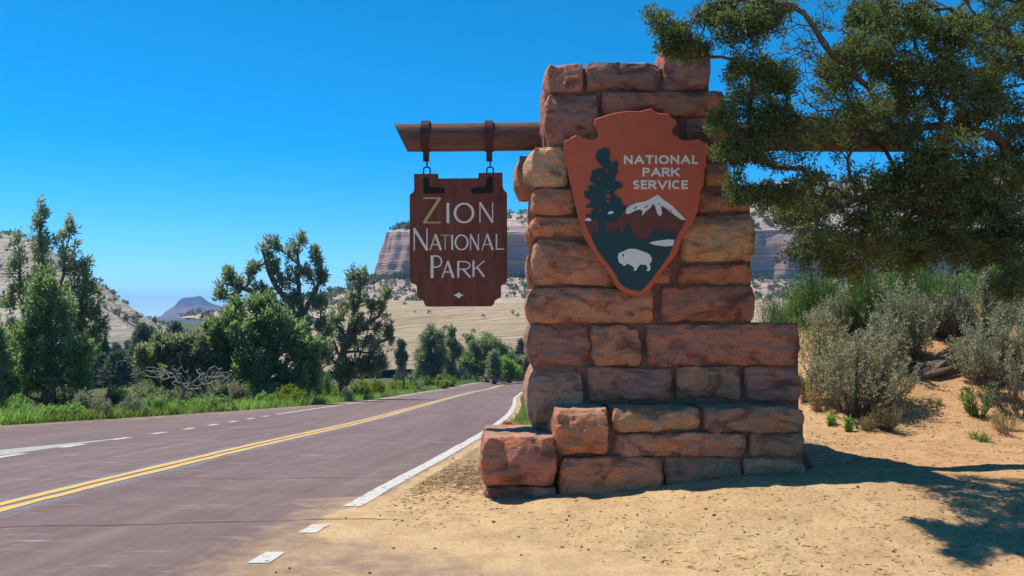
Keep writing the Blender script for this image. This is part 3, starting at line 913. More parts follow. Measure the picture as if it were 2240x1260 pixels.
RED, ORA, BRN, PUR, TAN, DRK = (0.40, 0.200, 0.150), (0.45, 0.235, 0.152), (0.37, 0.235, 0.170), (0.36, 0.205, 0.172), (0.45, 0.315, 0.205), (0.27, 0.170, 0.145)
S = [
 # px0, px1, py0, py1, front, depth, colour, bulge left, bulge right, proud
 (1451, 1560, 93, 196, YT, 1.35, PUR, .015, .03, 0.0), (1191, 1278, 135, 199, YT, 1.4, RED, .03, .01, .02), (1282, 1448, 135, 197, YT, 1.4, DRK, .01, .01, 0),
 (1185, 1311, 203, 318, YT, 1.55, PUR, .05, .01, .05), (1317, 1597, 198, 253, YT, 1.5, RED, .01, .04, .03),
 (1316, 1489, 258, 306, YT, .5, DRK, .01, .01, -.02), (1502, 1602, 257, 305, YT, 1.5, PUR, .01, .03, 0),
 (1146, 1246, 318, 406, YT, .5, TAN, .10, .02, .05), (1123, 1180, 338, 426, YT + .6, .6, ORA, .09, .01, 0),
 (1252, 1540, 312, 402, YT, .4, DRK, .01, .01, -.05), (1546, 1600, 311, 350, YT, 1.5, BRN, .01, .03, 0), (1544, 1600, 355, 404, YT, 1.5, BRN, .01, .03, 0.01),
 (1158, 1262, 411, 467, YT, 1.55, ORA, .04, .01, .01), (1530, 1652, 409, 460, YT, 1.5, ORA, .01, .04, .01), (1268, 1524, 410, 462, YT, .4, DRK, .01, .01, -.05),
 (1155, 1296, 474, 517, YT, 1.55, ORA, .05, .01, .01), (1492, 1661, 468, 571, YT, 1.55, TAN, .01, .05, .035), (1302, 1486, 470, 518, YT, .4, RED, .01, .01, -.05),
 (1154, 1348, 525, 623, YT, 1.55, ORA, .07, .01, .03), (1356, 1470, 579, 621, YT, .5, RED, .01, .01, -.01), (1484, 1655, 578, 622, YT, 1.55, RED, .01, .05, .01), (1356, 1486, 525, 573, YT, .4, DRK, .01, .01, -.05),
 (1152, 1433, 630, 706, YT, 1.55, ORA, .06, .01, .03), (1448, 1664, 626, 704, YT, 1.55, RED, .01, .05, .03),
 (1152, 1292, 711, 801, YT, 1.75, PUR, .05, .01, .0), (1291, 1405, 714, 800, YT, .5, ORA, .03, .01, .05), (1415, 1760, 708, 800, YT, 1.75, RED, .01, .04, .04),
 (1150, 1280, 808, 948, YT, 1.75, BRN, .10, .03, .0), (1286, 1472, 806, 876, YT, .5, PUR, .01, .01, .03), (1479, 1623, 804, 874, YT, .5, BRN, .01, .01, .03), (1632, 1763, 803, 876, YT, 1.75, PUR, .01, .05, .04),
 (1206, 1332, 896, 999, YB, .75, ORA, .05, .012, .10), (1341, 1536, 895, 944, YB, .75, TAN, .01, .01, .05), (1543, 1772, 893, 946, YB, 2.15, BRN, .01, .07, .06),
 (1341, 1635, 950, 1001, YB, .75, ORA, .01, .01, .03), (1641, 1766, 949, 1001, YB, 2.15, BRN, .01, .02, .03),
 (1218, 1452, 1003, 1100, YB, .8, ORA, .05, .01, .06), (1455, 1626, 1004, 1090, YB, .8, BRN, .01, .01, .0), (1629, 1765, 1004, 1070, YB, 2.15, BRN, .01, .02, .0), (1758, 1784, 994, 1040, YB + .25, .5, BRN, .01, .02, 0),
 (1045, 1221, 957, 1066, YB - .06, 1.05, RED, .05, .03, .02), (1056, 1221, 1069, 1118, YB + .0, .9, PUR, .03, .02, -.02),
]
for i_, (a0, a1, b0, b1, yf, dp, col, bl, br, pr) in enumerate(S):
    k = rng.uniform(.85, 1.15)
    flat_ = b0 > 700
    stone(a0, a1, b0, b1, yf, dp, tuple(v * k for v in col), bl, br, r=(.014 if flat_ else .024) if pr < .045 else .024, pil=.005 if flat_ else .018, seed=i_ + 1, cuts=36 if a1 - a0 > 120 else 20, proud=pr, rough=.014 if pr < .04 else .018)

def box_mesh(name, lo, hi):
    x0, y0, z0 = lo; x1, y1, z1 = hi
    V = [(x0, y0, z0), (x1, y0, z0), (x1, y1, z0), (x0, y1, z0), (x0, y0, z1), (x1, y0, z1), (x1, y1, z1), (x0, y1, z1)]
    return mesh_np(name, np.array(V), np.array([(0, 3, 2, 1), (4, 5, 6, 7), (0, 1, 5, 4), (1, 2, 6, 5), (2, 3, 7, 6), (3, 0, 4, 7)]))
def pbox(name, px0, px1, py0, py1, yf, yb, mat, parent, ref):
    a0, a1 = at(px0, py1, yf), at(px1, py0, yf)
    return put(name, box_mesh(name, (a0[0] - ref[0], yf - ref[1], a0[2] - ref[2]), (a1[0] - ref[0], yb - ref[1], a1[2] - ref[2])), mat, parent)
for (a0, a1, b0, b1, yf, yb) in [(1205, 1550, 150, 262, YT + 0.100, YT + 1.25), (1190, 1588, 258, 410, YT + 0.092, YT + 1.4), (1176, 1640, 406, 712, YT + 0.096, YT + 1.45), (1172, 1745, 706, 960, YT + 0.088, YT + 1.65), (1222, 1756, 898, 1120, YB + .09, YB + 2.05)]:
    pbox('mortar', a0, a1, b0, b1, yf, yb, MORTAR, monument, MROOT)

# ------------------------------------------------------------------ log beam with strap hangers
YL = 10.0
L0, L1 = at(862, 299, YL), at(1990, 297, YL)
LR = 31 / FPX * YL
beam = empty('log_beam', (float(MROOT[0]), YL, float(L0[2])), 'brown painted round log running through the stone pier, left end cut slanting', 'beam')
BR = np.array(beam.location)
nx_, nk = 120, 28
tt = np.linspace(0, 1, nx_)
V = []
for t_ in tt:
    an = np.arange(nk) * 2 * math.pi / nk
    x = L0[0] + (L1[0] - L0[0]) * t_
    rad = LR * (1 + .02 * np.sin(an * 3 + 1) + .018 * vn(np.stack([np.full(nk, x * 1.5), np.cos(an) * 2, np.sin(an) * 2], 1), 4))
    zc = .012 * math.sin(x * 1.1)
    z = np.sin(an) * rad
    cut = np.clip(1 - t_ * 14, 0, 1) * (-(z - LR)) / (2 * LR) * 0.15
    V.append(np.stack([x + cut, YL + np.cos(an) * rad, L0[2] + zc + z], 1))
V = np.array(V)
I = np.arange(nx_ * nk).reshape(nx_, nk)
F = np.stack([I[:-1], np.roll(I[:-1], -1, 1), np.roll(I[1:], -1, 1), I[1:]], -1).reshape(-1, 4)
Vf = np.concatenate([V.reshape(-1, 3), [V[0].mean(0)], [V[-1].mean(0)]])
c0, c1 = nx_ * nk, nx_ * nk + 1
F3 = [(c0, I[0][(j + 1) % nk], I[0][j]) for j in range(nk)] + [(c1, I[-1][j], I[-1][(j + 1) % nk]) for j in range(nk)]
me = mesh_np('log', Vf - BR, [F, np.array(F3)], True)
put('log', me, LOGW, beam)

def bm_new(): return bmesh.new()
def bm_obj(name, b, mat, parent, smooth=False, bevel=0):
    if bevel: bmesh.ops.bevel(b, geom=list(b.edges), offset=bevel, segments=2, affect='EDGES', profile=.6)
    bmesh.ops.recalc_face_normals(b, faces=b.faces)
    me = bpy.data.meshes.new(name); b.to_mesh(me); b.free()
    if smooth: me.polygons.foreach_set('use_smooth', np.ones(len(me.polygons), bool))
    return put(name, me, mat, parent)
def bm_box(b, c, s):
    r = bmesh.ops.create_cube(b, size=1.0)
    for v in r['verts']:
        v.co = Vector((c[0] + v.co.x * s[0], c[1] + v.co.y * s[1], c[2] + v.co.z * s[2]))
def path_tube(P, rad, k=8, closed=False):
    P = np.array(P, float)
    n = len(P)
    if closed: d = unit(np.roll(P, -1, 0) - np.roll(P, 1, 0))
    else: d = unit(np.gradient(P, axis=0))
    ref = np.array([0, 1.0, 0.01])
    a = unit(np.cross(d, ref)); b = np.cross(d, a)
    an = np.arange(k) * 2 * math.pi / k
    V = P[:, None] + rad * (a[:, None] * np.cos(an)[None, :, None] + b[:, None] * np.sin(an)[None, :, None])
    I = np.arange(n * k).reshape(n, k)
    J = np.roll(I, -1, 0) if closed else I[1:]
    I0 = I if closed else I[:-1]
    F = np.stack([I0, np.roll(I0, -1, 1), np.roll(J, -1, 1), J], -1).reshape(-1, 4)
    return V.reshape(-1, 3), F

hang_x = []
for pxc in (932, 1070):
    cx = at(pxc, 300, YL)[0]
    hang_x.append(cx)
    w = 0.095
    nk2 = 40
    an = np.linspace(0, 2 * math.pi, nk2, endpoint=False)
    prof_ = [(-w / 2, LR + .006), (-w / 2, LR + .018), (w / 2, LR + .018), (w / 2, LR + .006)]
    V = np.array([[cx + dx, YL + math.cos(a_) * rr_, L0[2] + math.sin(a_) * rr_ + .004] for a_ in an for dx, rr_ in prof_])
    I = np.arange(nk2 * 4).reshape(nk2, 4)
    J = np.roll(I, -1, 0)
    F = np.stack([I, np.roll(I, -1, 1), np.roll(J, -1, 1), J], -1).reshape(-1, 4)
    st = put('strap', mesh_np('strap', V - BR, F), STRAP, beam)
    # clevis below the log
    b = bm_new()
    zt, zb = at(pxc, 331, YL)[2], at(pxc, 353, YL)[2]
    bm_box(b, (cx - BR[0] + .002, -.02, (zt + zb) / 2 - BR[2] + .01), (.066, .012, zt - zb + .02))
    bm_obj('clevis_plate', b, STRAP, beam, bevel=.002)
    b = bm_new()
    bm_box(b, (cx - BR[0] + .002, .02, (zt + zb) / 2 - BR[2] + .01), (.066, .012, zt - zb + .02))
    bm_obj('clevis_plate', b, STRAP, beam, bevel=.002)
    b = bm_new()
    bmesh.ops.create_cone(b, cap_ends=True, segments=12, radius1=.011, radius2=.011, depth=.075)
    bmesh.ops.rotate(b, verts=b.verts, cent=(0, 0, 0), matrix=__import__('mathutils').Matrix.Rotation(math.pi / 2, 3, 'X'))
    bmesh.ops.translate(b, verts=b.verts, vec=(cx - BR[0], 0, zb - BR[2] + .018))
    bm_obj('bolt', b, IRON, beam)
    b = bm_new()
    bmesh.ops.create_uvsphere(b, u_segments=10, v_segments=6, radius=.011)
    bmesh.ops.translate(b, verts=b.verts, vec=(cx - BR[0] - .008, -LR - .014, .004))
    o = bm_obj('rivet', b, IRON, None, smooth=True)
    o.parent = st

# ------------------------------------------------------------------ flat sign work
def prism(name, loop, yf, thick, mat, parent, ref, holes=(), chamfer=0.0, label=None):
    """loop: world XZ outline (list of (x,z)), front face at yf, body behind it"""
    loops = [np.array(loop, float)] + [np.array(h, float) for h in holes]
    V, F, tris = [], [], []
    base = 0
    L0_ = loops[0]
    area = 0.5 * np.sum(L0_[:, 0] * np.roll(L0_[:, 1], -1) - np.roll(L0_[:, 0], -1) * L0_[:, 1])
    if area < 0: loops[0] = L0_[::-1]
    front = []
    for li, L in enumerate(loops):
        n = len(L)
        e = np.roll(L, -1, 0) - L; e = e / np.maximum(np.linalg.norm(e, axis=1, keepdims=True), 1e-9)
        nrm = np.stack([-e[:, 1], e[:, 0]], 1)
        vn_ = nrm + np.roll(nrm, 1, 0); vn_ /= np.maximum(np.linalg.norm(vn_, axis=1, keepdims=True), .5)
        f_in = L + vn_ * chamfer if li == 0 else L
        front.append(f_in)
        rings = [(f_in, yf)] + ([(L, yf + chamfer)] if chamfer and li == 0 else []) + [(L, yf + thick)]
        for R_, y in rings:
            V += [(x, y, z) for x, z in R_]
        for k in range(len(rings) - 1):
            for j in range(n):
                j2 = (j + 1) % n
                F.append((base + k * n + j, base + k * n + j2, base + (k + 1) * n + j2, base + (k + 1) * n + j))
        front[-1] = (f_in, base, len(rings), n)
        base += n * len(rings)
    tess = geometry.tessellate_polygon([[Vector((x, z, 0)) for x, z in f[0]] for f in front])
    flat_f, flat_b = [], []
    for f in front:
        flat_f += list(range(f[1], f[1] + f[3])); flat_b += list(range(f[1] + (f[2] - 1) * f[3], f[1] + f[2] * f[3]))
    T = [tuple(flat_f[i] for i in t_) for t_ in tess] + [tuple(flat_b[i] for i in t_[::-1]) for t_ in tess]
    me = mesh_np(name, np.array(V) - ref, [np.array(F), np.array(T)])
    b = bmesh.new(); b.from_mesh(me); bmesh.ops.recalc_face_normals(b, faces=b.faces); b.to_mesh(me); b.free()
    o = put(name, me, mat, parent)
    if label: o['label'] = label
    return o

def ell(cx, cy_, rx, ry, a0=0, a1=360, n=28):
    return [(cx + rx * math.cos(math.radians(a)), cy_ + ry * math.sin(math.radians(a))) for a in np.linspace(a0, a1, n)]
# glyph strokes in a unit box, y down: (polyline, 'k' thick or 'n' thin, closed)
def bowl(h): return [(0, 0), (.45, 0)] + ell(.45, h / 2, .55, h / 2, -90, 90, 14) + [(.45, h), (0, h)]
GLYPH = {
 'Z': [([(0, 0), (1, 0)], 'n'), ([(1, 0), (0, 1)], 'k'), ([(0, 1), (1, 1)], 'n')],
 'I': [([(.5, 0), (.5, 1)], 'k')],
 'O': [(ell(.5, .5, .5, .5, 0, 360, 40)[:-1], 'o')],
 'N': [([(0, 1), (0, 0)], 'n'), ([(0, 0), (1, 1)], 'k'), ([(1, 1), (1, 0)], 'n')],
 'A': [([(0, 1), (.5, 0)], 'n'), ([(.5, 0), (1, 1)], 'k'), ([(.19, .66), (.81, .66)], 'n')],
 'T': [([(0, 0), (1, 0)], 'n'), ([(.5, 0), (.5, 1)], 'k')],
 'L': [([(0, 0), (0, 1)], 'k'), ([(0, 1), (1, 1)], 'n')],
 'P': [([(0, 0), (0, 1)], 'k'), (bowl(.52), 'n')],
 'R': [([(0, 0), (0, 1)], 'k'), (bowl(.5), 'n'), ([(.42, .5), (1, 1)], 'k')],
 'K': [([(0, 0), (0, 1)], 'k'), ([(1, 0), (.06, .56)], 'n'), ([(.34, .40), (1, 1)], 'k')],
 'E': [([(0, 0), (0, 1)], 'k'), ([(0, 0), (1, 0)], 'n'), ([(0, .48), (.9, .48)], 'n'), ([(0, 1), (1, 1)], 'n')],
 'V': [([(0, 0), (.5, 1)], 'k'), ([(.5, 1), (1, 0)], 'n')],
 'C': [(ell(.55, .5, .55, .5, -48, -312, 30), 'n')],
 'S': [(ell(.52, .26, .46, .26, -28, -180, 14) + [(.12, .38)] + [(.5, .5)] + [(.9, .62)] + ell(.48, .74, .5, .26, 0, 152, 14), 'n')],
}
def letter(ch, box, kw, nw, to_w, yf, mat, parent, ref, thick=.004):
    """box = (x0,y0,x1,y1) in the sign's own drawing, strokes kept inside it"""
    x0, y0, x1, y1 = box
    Vs, Fs, base = [], [], 0
    for si, (pl_, kind) in enumerate(GLYPH[ch]):
        P = np.array(pl_, float)
        hw = {'k': kw, 'n': nw, 'o': (kw + nw) / 2}[kind] / 2
        closed = kind == 'o'
        iw = min(nw, kw) / 2
        P = np.stack([x0 + iw + P[:, 0] * (x1 - x0 - 2 * iw), y0 + iw + P[:, 1] * (y1 - y0 - 2 * iw)], 1)
        if not closed and len(P) == 2:      # run straight strokes out to the box edge
            e = (P[1] - P[0]) / np.linalg.norm(P[1] - P[0]); P[0] -= e * iw * .95; P[1] += e * iw * .95
        n = len(P)
        d = (np.roll(P, -1, 0) - np.roll(P, 1, 0)) if closed else np.gradient(P, axis=0)
        d = d / np.maximum(np.linalg.norm(d, axis=1, keepdims=True), 1e-9)
        nr_ = np.stack([-d[:, 1], d[:, 0]], 1)
        hwv = np.full(n, hw)
        if closed: hwv = hw * (0.75 + 0.5 * np.abs(d[:, 1])) if kw != nw else hwv
        A_, B_ = P + nr_ * hwv[:, None], P - nr_ * hwv[:, None]
        y = yf - thick - .0005 * si
        ring = []
        for L in (A_, B_):
            for yy in (y, yf + .002):
                ring.append(np.array([np.array(to_w(px, py, yy)) for px, py in L]))
        af, ab, bf, bb = [base + k * n + np.arange(n) for k in range(4)]
        Vs += ring; base += 4 * n
        m = n if closed else n - 1
        j = np.arange(m); j2 = (j + 1) % n
        Fs += [np.stack([af[j], af[j2], bf[j2], bf[j]], 1), np.stack([af[j], ab[j], ab[j2], af[j2]], 1), np.stack([bf[j], bf[j2], bb[j2], bb[j]], 1)]
        if not closed:
            Fs += [np.array([[af[0], bf[0], bb[0], ab[0]], [af[-1], ab[-1], bb[-1], bf[-1]]])]
    me = mesh_np('letter', np.concatenate(Vs) - ref, np.concatenate(Fs))
    b = bmesh.new(); b.from_mesh(me); bmesh.ops.recalc_face_normals(b, faces=b.faces); b.to_mesh(me); b.free()
    return put('letter', me, mat, parent)

# hanging board; drawing units are those of the enlarged photograph
YS = YL - .03
def s4(x, y, yy): return at(840 + x * .3729, 230 + y * .3729, YS) * np.array([1, 0, 1]) + np.array([0, yy, 0])
def s4l(pts): return [(float(p[0]), float(p[2])) for p in (s4(x, y, YS) for x, y in pts)]
SR = s4(437, 1180, YS)
board_thing = empty('hanging_sign', SR, 'brown notched hanging board with pale carved lettering under the log', 'sign')
out4 = [(175, 402), (316, 402), (318, 430), (553, 428), (554, 397), (695, 395), (696, 470), (700, 490), (711, 504), (722, 516), (722, 1030), (712, 1043), (698, 1049), (687, 1056), (686, 1116), (680, 1130), (660, 1139), (650, 1146), (645, 1165), (630, 1180), (252, 1182), (238, 1170), (232, 1150), (222, 1141), (204, 1135), (195, 1122), (192, 1062), (182, 1052), (165, 1046), (150, 1034), (150, 528), (158, 518), (170, 510), (176, 495)]
prism('board', s4l(out4), YS, .06, SIGNW, board_thing, SR, chamfer=.006)
prism('corner_bracket', s4l([(231, 432), (246, 424), (262, 428), (266, 482), (350, 484), (358, 500), (352, 517), (240, 520), (231, 505)]), YS - .008, .008, IRON, board_thing, SR, chamfer=.002)
prism('corner_bracket', s4l([(602, 428), (622, 418), (638, 422), (640, 505), (632, 516), (520, 520), (511, 503), (518, 486), (597, 481)]), YS - .008, .008, IRON, board_thing, SR, chamfer=.002)
prism('diamond', s4l([(408, 1115), (424, 1108), (438, 1098), (452, 1108), (468, 1115), (452, 1122), (438, 1133), (424, 1122)]), YS - .004, .005, E_WHITE, board_thing, SR)
for ch, bx4, kw, nw, mt in [('Z', (232, 541, 332, 693), 17, 9, GOLD), ('I', (364, 573, 386, 692), 16, 16, CREAM), ('O', (412, 573, 527, 692), 15, 9, CREAM), ('N', (560, 570, 640, 690), 13, 6, CREAM),
        ('N', (174, 722, 256, 853), 15, 7, CREAM), ('A', (268, 757, 336, 851), 13, 6, CREAM), ('T', (332, 760, 386, 849), 9, 7, GOLD), ('I', (392, 760, 408, 850), 10, 10, CREAM), ('O', (416, 759, 494, 851), 11, 6, CREAM), ('N', (505, 757, 557, 852), 11, 6, CREAM), ('A', (572, 755, 640, 851), 12, 6, CREAM), ('L', (656, 756, 706, 848), 9, 7, CREAM),
        ('P', (278, 881, 342, 1014), 17, 8, CREAM), ('A', (338, 914, 410, 1014), 14, 7, CREAM), ('R', (432, 914, 508, 1012), 12, 7, CREAM), ('K', (522, 911, 590, 1008), 12, 6, CREAM)]:
    letter(ch, bx4, kw, nw, s4, YS, mt, board_thing, SR)
for cx, px in zip(hang_x, (250, 622)):
    cxx = s4(px, 400, YL)[0]
    zt, zb = s4(px, 362, YL)[2], s4(px, 404, YL)[2]
    w_ = .036
    P = [(cxx - w_, YL, zb - .02), (cxx - w_, YL, zt - .02), (cxx - w_ * .75, YL, zt - .004), (cxx, YL, zt + .004), (cxx + w_ * .75, YL, zt - .004), (cxx + w_, YL, zt - .02), (cxx + w_, YL, zb - .02)]
    V, F = path_tube(P, .008, 8)
    put('shackle', mesh_np('shackle', V - SR, F, True), IRON, board_thing)
    zc = at(1070, 358, YL)[2]
    P = [(cxx + .001, YL + .022 * math.cos(a_), zc + .03 * math.sin(a_) - .004) for a_ in np.linspace(0, 2 * math.pi, 16, endpoint=False)]
    V, F = path_tube(np.array(P), .007, 6, True)
    put('link', mesh_np('link', V - SR, F, True), IRON, board_thing)

# arrowhead plaque fixed to the shaft
YA = YT - .15
def s5(x, y, yy): return at(1220 + x * .3493, 220 + y * .3493, YA) * np.array([1, 0, 1]) + np.array([0, yy, 0])
def s5l(pts): return [(float(p[0]), float(p[2])) for p in (s5(x, y, YA) for x, y in pts)]
AR = s5(500, 1220, YA)
plaque = empty('arrowhead_plaque', AR, 'rust red arrowhead plaque with tree, peak and bison mounted on the stone pier', 'sign')
outA = [(232, 118), (265, 104), (300, 92), (340, 81), (380, 72), (450, 63), (505, 67), (530, 62), (585, 48), (598, 60), (610, 68), (630, 76), (650, 79), (698, 82), (710, 95), (720, 108), (735, 118), (748, 130), (748, 145), (738, 158), (724, 170), (718, 185), (720, 202), (730, 214), (755, 222), (762, 236), (785, 244), (820, 246), (850, 241), (880, 243), (915, 258), (945, 266), (946, 300), (940, 330), (930, 372), (937, 398), (922, 430), (920, 490), (914, 530), (890, 575), (897, 605), (885, 650), (880, 690), (862, 730), (848, 770), (822, 800), (800, 835), (770, 885), (760, 930), (728, 985), (690, 1030), (655, 1070), (625, 1110), (605, 1140), (590, 1170), (555, 1198), (525, 1220), (505, 1225), (470, 1219), (425, 1200), (385, 1180), (355, 1145), (340, 1105), (300, 1045), (265, 1005), (235, 965), (222, 940), (190, 890), (162, 845), (150, 790), (132, 740), (120, 690), (108, 640), (95, 570), (82, 520), (72, 480), (62, 425), (52, 395), (50, 350), (40, 310), (40, 252), (62, 244), (95, 224), (120, 214), (142, 216), (165, 232), (200, 243), (232, 241), (250, 228), (252, 205), (245, 180), (228, 152)]
prism('board', s5l(outA), YA, .06, RUST, plaque, AR, chamfer=.008)
prism('mountain', s5l([(165, 752), (215, 742), (260, 745), (300, 745), (340, 760), (400, 735), (425, 700), (455, 660), (500, 641), (545, 633), (590, 611), (625, 591), (660, 621), (720, 661), (760, 706), (804, 750), (775, 800), (745, 858), (700, 900), (590, 882), (480, 882), (300, 880), (215, 858), (185, 805)]), YA - .004, .006, E_BROWN, plaque, AR)
prism('meadow', s5l([(208, 852), (222, 826), (232, 800), (240, 828), (250, 838), (258, 842), (302, 850), (314, 836), (325, 820), (345, 840), (362, 805), (375, 788), (390, 822), (402, 846), (420, 800), (440, 765), (452, 785), (465, 810), (475, 838), (486, 862), (540, 869), (572, 868), (592, 830), (612, 795), (625, 815), (640, 803), (650, 825), (662, 822), (672, 808), (688, 830), (700, 813), (714, 830), (727, 812), (738, 834), (746, 852), (725, 905), (700, 960), (668, 1010), (640, 1050), (608, 1092), (580, 1130), (550, 1165), (520, 1193), (485, 1190), (450, 1182), (415, 1165), (388, 1142), (365, 1095), (330, 1042), (290, 995), (252, 942), (228, 895)]), YA - .008, .010, E_GREEN, plaque, AR)
prism('pine_silhouette', s5l([(300, 297), (318, 308), (328, 330), (320, 350), (326, 372), (338, 396), (356, 380), (375, 378), (378, 405), (370, 430), (381, 445), (364, 462), (358, 500), (380, 512), (406, 520), (402, 548), (378, 552), (350, 575), (360, 595), (395, 615), (402, 650), (430, 660), (425, 690), (402, 705), (410, 725), (380, 740), (350, 765), (325, 762), (303, 748), (303, 856), (257, 856), (258, 768), (240, 748), (215, 756), (200, 732), (172, 722), (185, 712), (215, 710), (208, 692), (235, 676), (200, 671), (175, 672), (185, 655), (210, 640), (203, 625), (170, 605), (165, 570), (190, 564), (207, 560), (190, 547), (195, 530), (235, 530), (225, 517), (204, 505), (205, 480), (215, 462), (210, 445), (225, 435), (250, 430), (262, 418), (275, 432), (286, 415), (262, 395), (244, 372), (237, 360), (244, 325), (260, 312), (280, 303)]), YA - .012, .013, E_GREEN, plaque, AR,
      holes=[s5l(h)[::-1] for h in ([(243, 488), (255, 483), (268, 487), (267, 496), (252, 499), (244, 495)], [(300, 588), (318, 584), (338, 603), (322, 613), (306, 604)], [(302, 622), (318, 620), (334, 636), (316, 645), (303, 636)], [(252, 628), (264, 624), (272, 634), (258, 640)], [(302, 566), (318, 561), (330, 570), (318, 578)], [(256, 688), (270, 680), (276, 692), (264, 702)], [(303, 420), (310, 425), (312, 455), (305, 462), (300, 440)])])
for nm, pts, dz, th in [('snow_cap', [(425, 695), (433, 672), (460, 656), (490, 641), (545, 632), (590, 610), (625, 589), (660, 620), (718, 660), (760, 704), (805, 750), (770, 745), (735, 720), (702, 696), (668, 668), (645, 660), (650, 690), (655, 705), (640, 727), (622, 706), (610, 665), (600, 645), (577, 675), (556, 690), (541, 706), (526, 725), (532, 692), (515, 683), (490, 687), (455, 706), (430, 712)], .008, .006),
        ('snow_patch', [(165, 750), (190, 736), (214, 738), (220, 751), (190, 755)], .008, .006), ('snow_patch', [(311, 706), (325, 694), (349, 694), (346, 708), (318, 713)], .015, .005), ('lake', [(570, 893), (600, 882), (650, 875), (690, 870), (729, 872), (722, 909), (670, 914), (610, 905)], .011, .005),
        ('bison', [(376, 976), (382, 957), (398, 948), (412, 945), (425, 936), (450, 928), (490, 930), (530, 944), (560, 955), (580, 970), (588, 990), (584, 1014), (572, 1022), (581, 1045), (575, 1067), (555, 1067), (563, 1045), (552, 1029), (515, 1027), (501, 1045), (490, 1066), (474, 1065), (479, 1050), (465, 1035), (432, 1021), (420, 1037), (407, 1032), (400, 1022), (386, 1018), (379, 1000)], .011, .005)]:
    prism(nm, s5l(pts), YA - dz, th, E_WHITE, plaque, AR)
prism('bison_eye', s5l([(405, 957), (412, 962), (415, 972), (409, 981), (403, 970)]), YA - .0125, .004, E_GREEN, plaque, AR)
prism('rock_gap', s5l([(628, 640), (640, 650), (632, 655)]), YA - .0095, .004, E_BROWN, plaque, AR)
for (gx, gy) in ((472, 662), (540, 655), (690, 690), (705, 690)):
    prism('rock_gap', s5l([(gx, gy + 18), (gx + 14, gy + 4), (gx + 28, gy - 4), (gx + 20, gy + 8), (gx + 8, gy + 20)] if gx < 600 else [(gx - 14, gy - 14), (gx, gy - 4), (gx + 16, gy + 16), (gx + 4, gy + 8)]), YA - .0095, .004, E_BROWN, plaque, AR)
def row(word, x0, y0, y1, wd, gap):
    x = x0
    for ch in word:
        w = wd[ch]
        letter(ch, (x, y0, x + w, y1), 12.5, 12.0, s5, YA, CREAM, plaque, AR, .006)
        x += w + gap
WD = dict(N=54, A=62, T=48, I=14, O=64, L=38, P=46, R=50, K=54, S=43, E=40, V=60, C=53)
row('NATIONAL', 415, 342, 398, WD, 9.8)
row('PARK', 531, 420, 476, WD, 6.8)
row('SERVICE', 470, 499, 555, WD, 7.6)

# ------------------------------------------------------------------ rocks, stump, post
def lump(name, c, s, mat, seed, label, cat, group=None, n=22, rough=.16):
    b = bmesh.new(); bmesh.ops.create_icosphere(b, subdivisions=4, radius=1.0)
    P = np.array([v.co for v in b.verts])
    rr = np.random.default_rng(seed)
    for k in range(n):
        nm = unit(rr.normal(size=3)); d = P @ nm; lim = rr.uniform(.62, .9)
        P -= nm * np.clip(d - lim, 0, 1)[:, None]
    P = P * (1 + rough * fbm(P * 2.2 + seed, 4, seed)[:, None]) * np.array(s)
    for v, p in zip(b.verts, P): v.co = p
    for f in b.faces: f.smooth = True
    me = bpy.data.meshes.new(name); b.to_mesh(me); b.free()
    o = put(name, me, mat, None, tuple(c))
    return tag(o, label, cat, group)
x, y = hit(1120, 944); lump('boulder', (x, y, gz1(x, y) + .06), (.27, .2, .16), REDROCK, 3, 'small bright red rock lying by the road edge behind the low stone', 'rock')
x, y = hit(1000, 829, 40); lump('boulder', (x - 1.1, y, gz1(x - 1.1, y) + .15), (.5, .35, .28), PALEROCK, 5, 'pale low rock with a flat top in the roadside brush', 'rock')
lump('boulder', (x + .5, y + 1, gz1(x + .5, y + 1) + .12), (.7, .4, .25), PALEROCK, 8, 'pale broad rock beside the flat rock in the roadside brush', 'rock')

sx, sy_ = hit(2052, 815, 9, 20)
sb = np.array([sx, sy_, gz1(sx, sy_)])
stump = empty('driftwood_stump', sb, 'weathered grey split stump lying on the sandy bank', 'stump')
rr = np.random.default_rng(5)
for k in range(22):
    a0 = np.array([-.40 + .05 * k * .6 + rr.normal(0, .05), rr.normal(0, .07), -.10 + .016 * k + rr.normal(0, .05)])
    ln_ = rr.uniform(.35, .85)
    dirv = unit(np.array([.85, rr.normal(0, .12), .42 + rr.normal(0, .16)]))
    n = 9
    P = np.array([a0 + dirv * ln_ * t_ + np.array([0, .02 * math.sin(t_ * 5 + k), .03 * math.sin(t_ * 3 + k)]) for t_ in np.linspace(0, 1, n)])
    R = np.interp(np.linspace(0, 1, n), [0, .3, .8, 1], [.025, .05, .04, .006]) * rr.uniform(.6, 1.3)
    V, F = tubes(P[:-1], P[1:], R[:-1], R[1:], 5)
    put('splinter', mesh_np('splinter', V, F), STUMPW, stump)

bx0, by0 = foot(884, 60)[:2]
pz = gz1(bx0, by0)
b = bmesh.new(); bmesh.ops.create_cone(b, cap_ends=True, segments=9, radius1=.085, radius2=.06, depth=2.1)
for v in b.verts: v.co = Vector((v.co.x + .05 * v.co.z + random.uniform(-.01, .01), v.co.y, v.co.z + 1.0 + random.uniform(-.06, .06) * (v.co.z > 0)))
me = bpy.data.meshes.new('fence_post'); b.to_mesh(me); b.free()
tag(put('fence_post', me, STUMPW, None, (bx0, by0, pz)), 'leaning weathered wooden fence post among the yellow green brush', 'post')

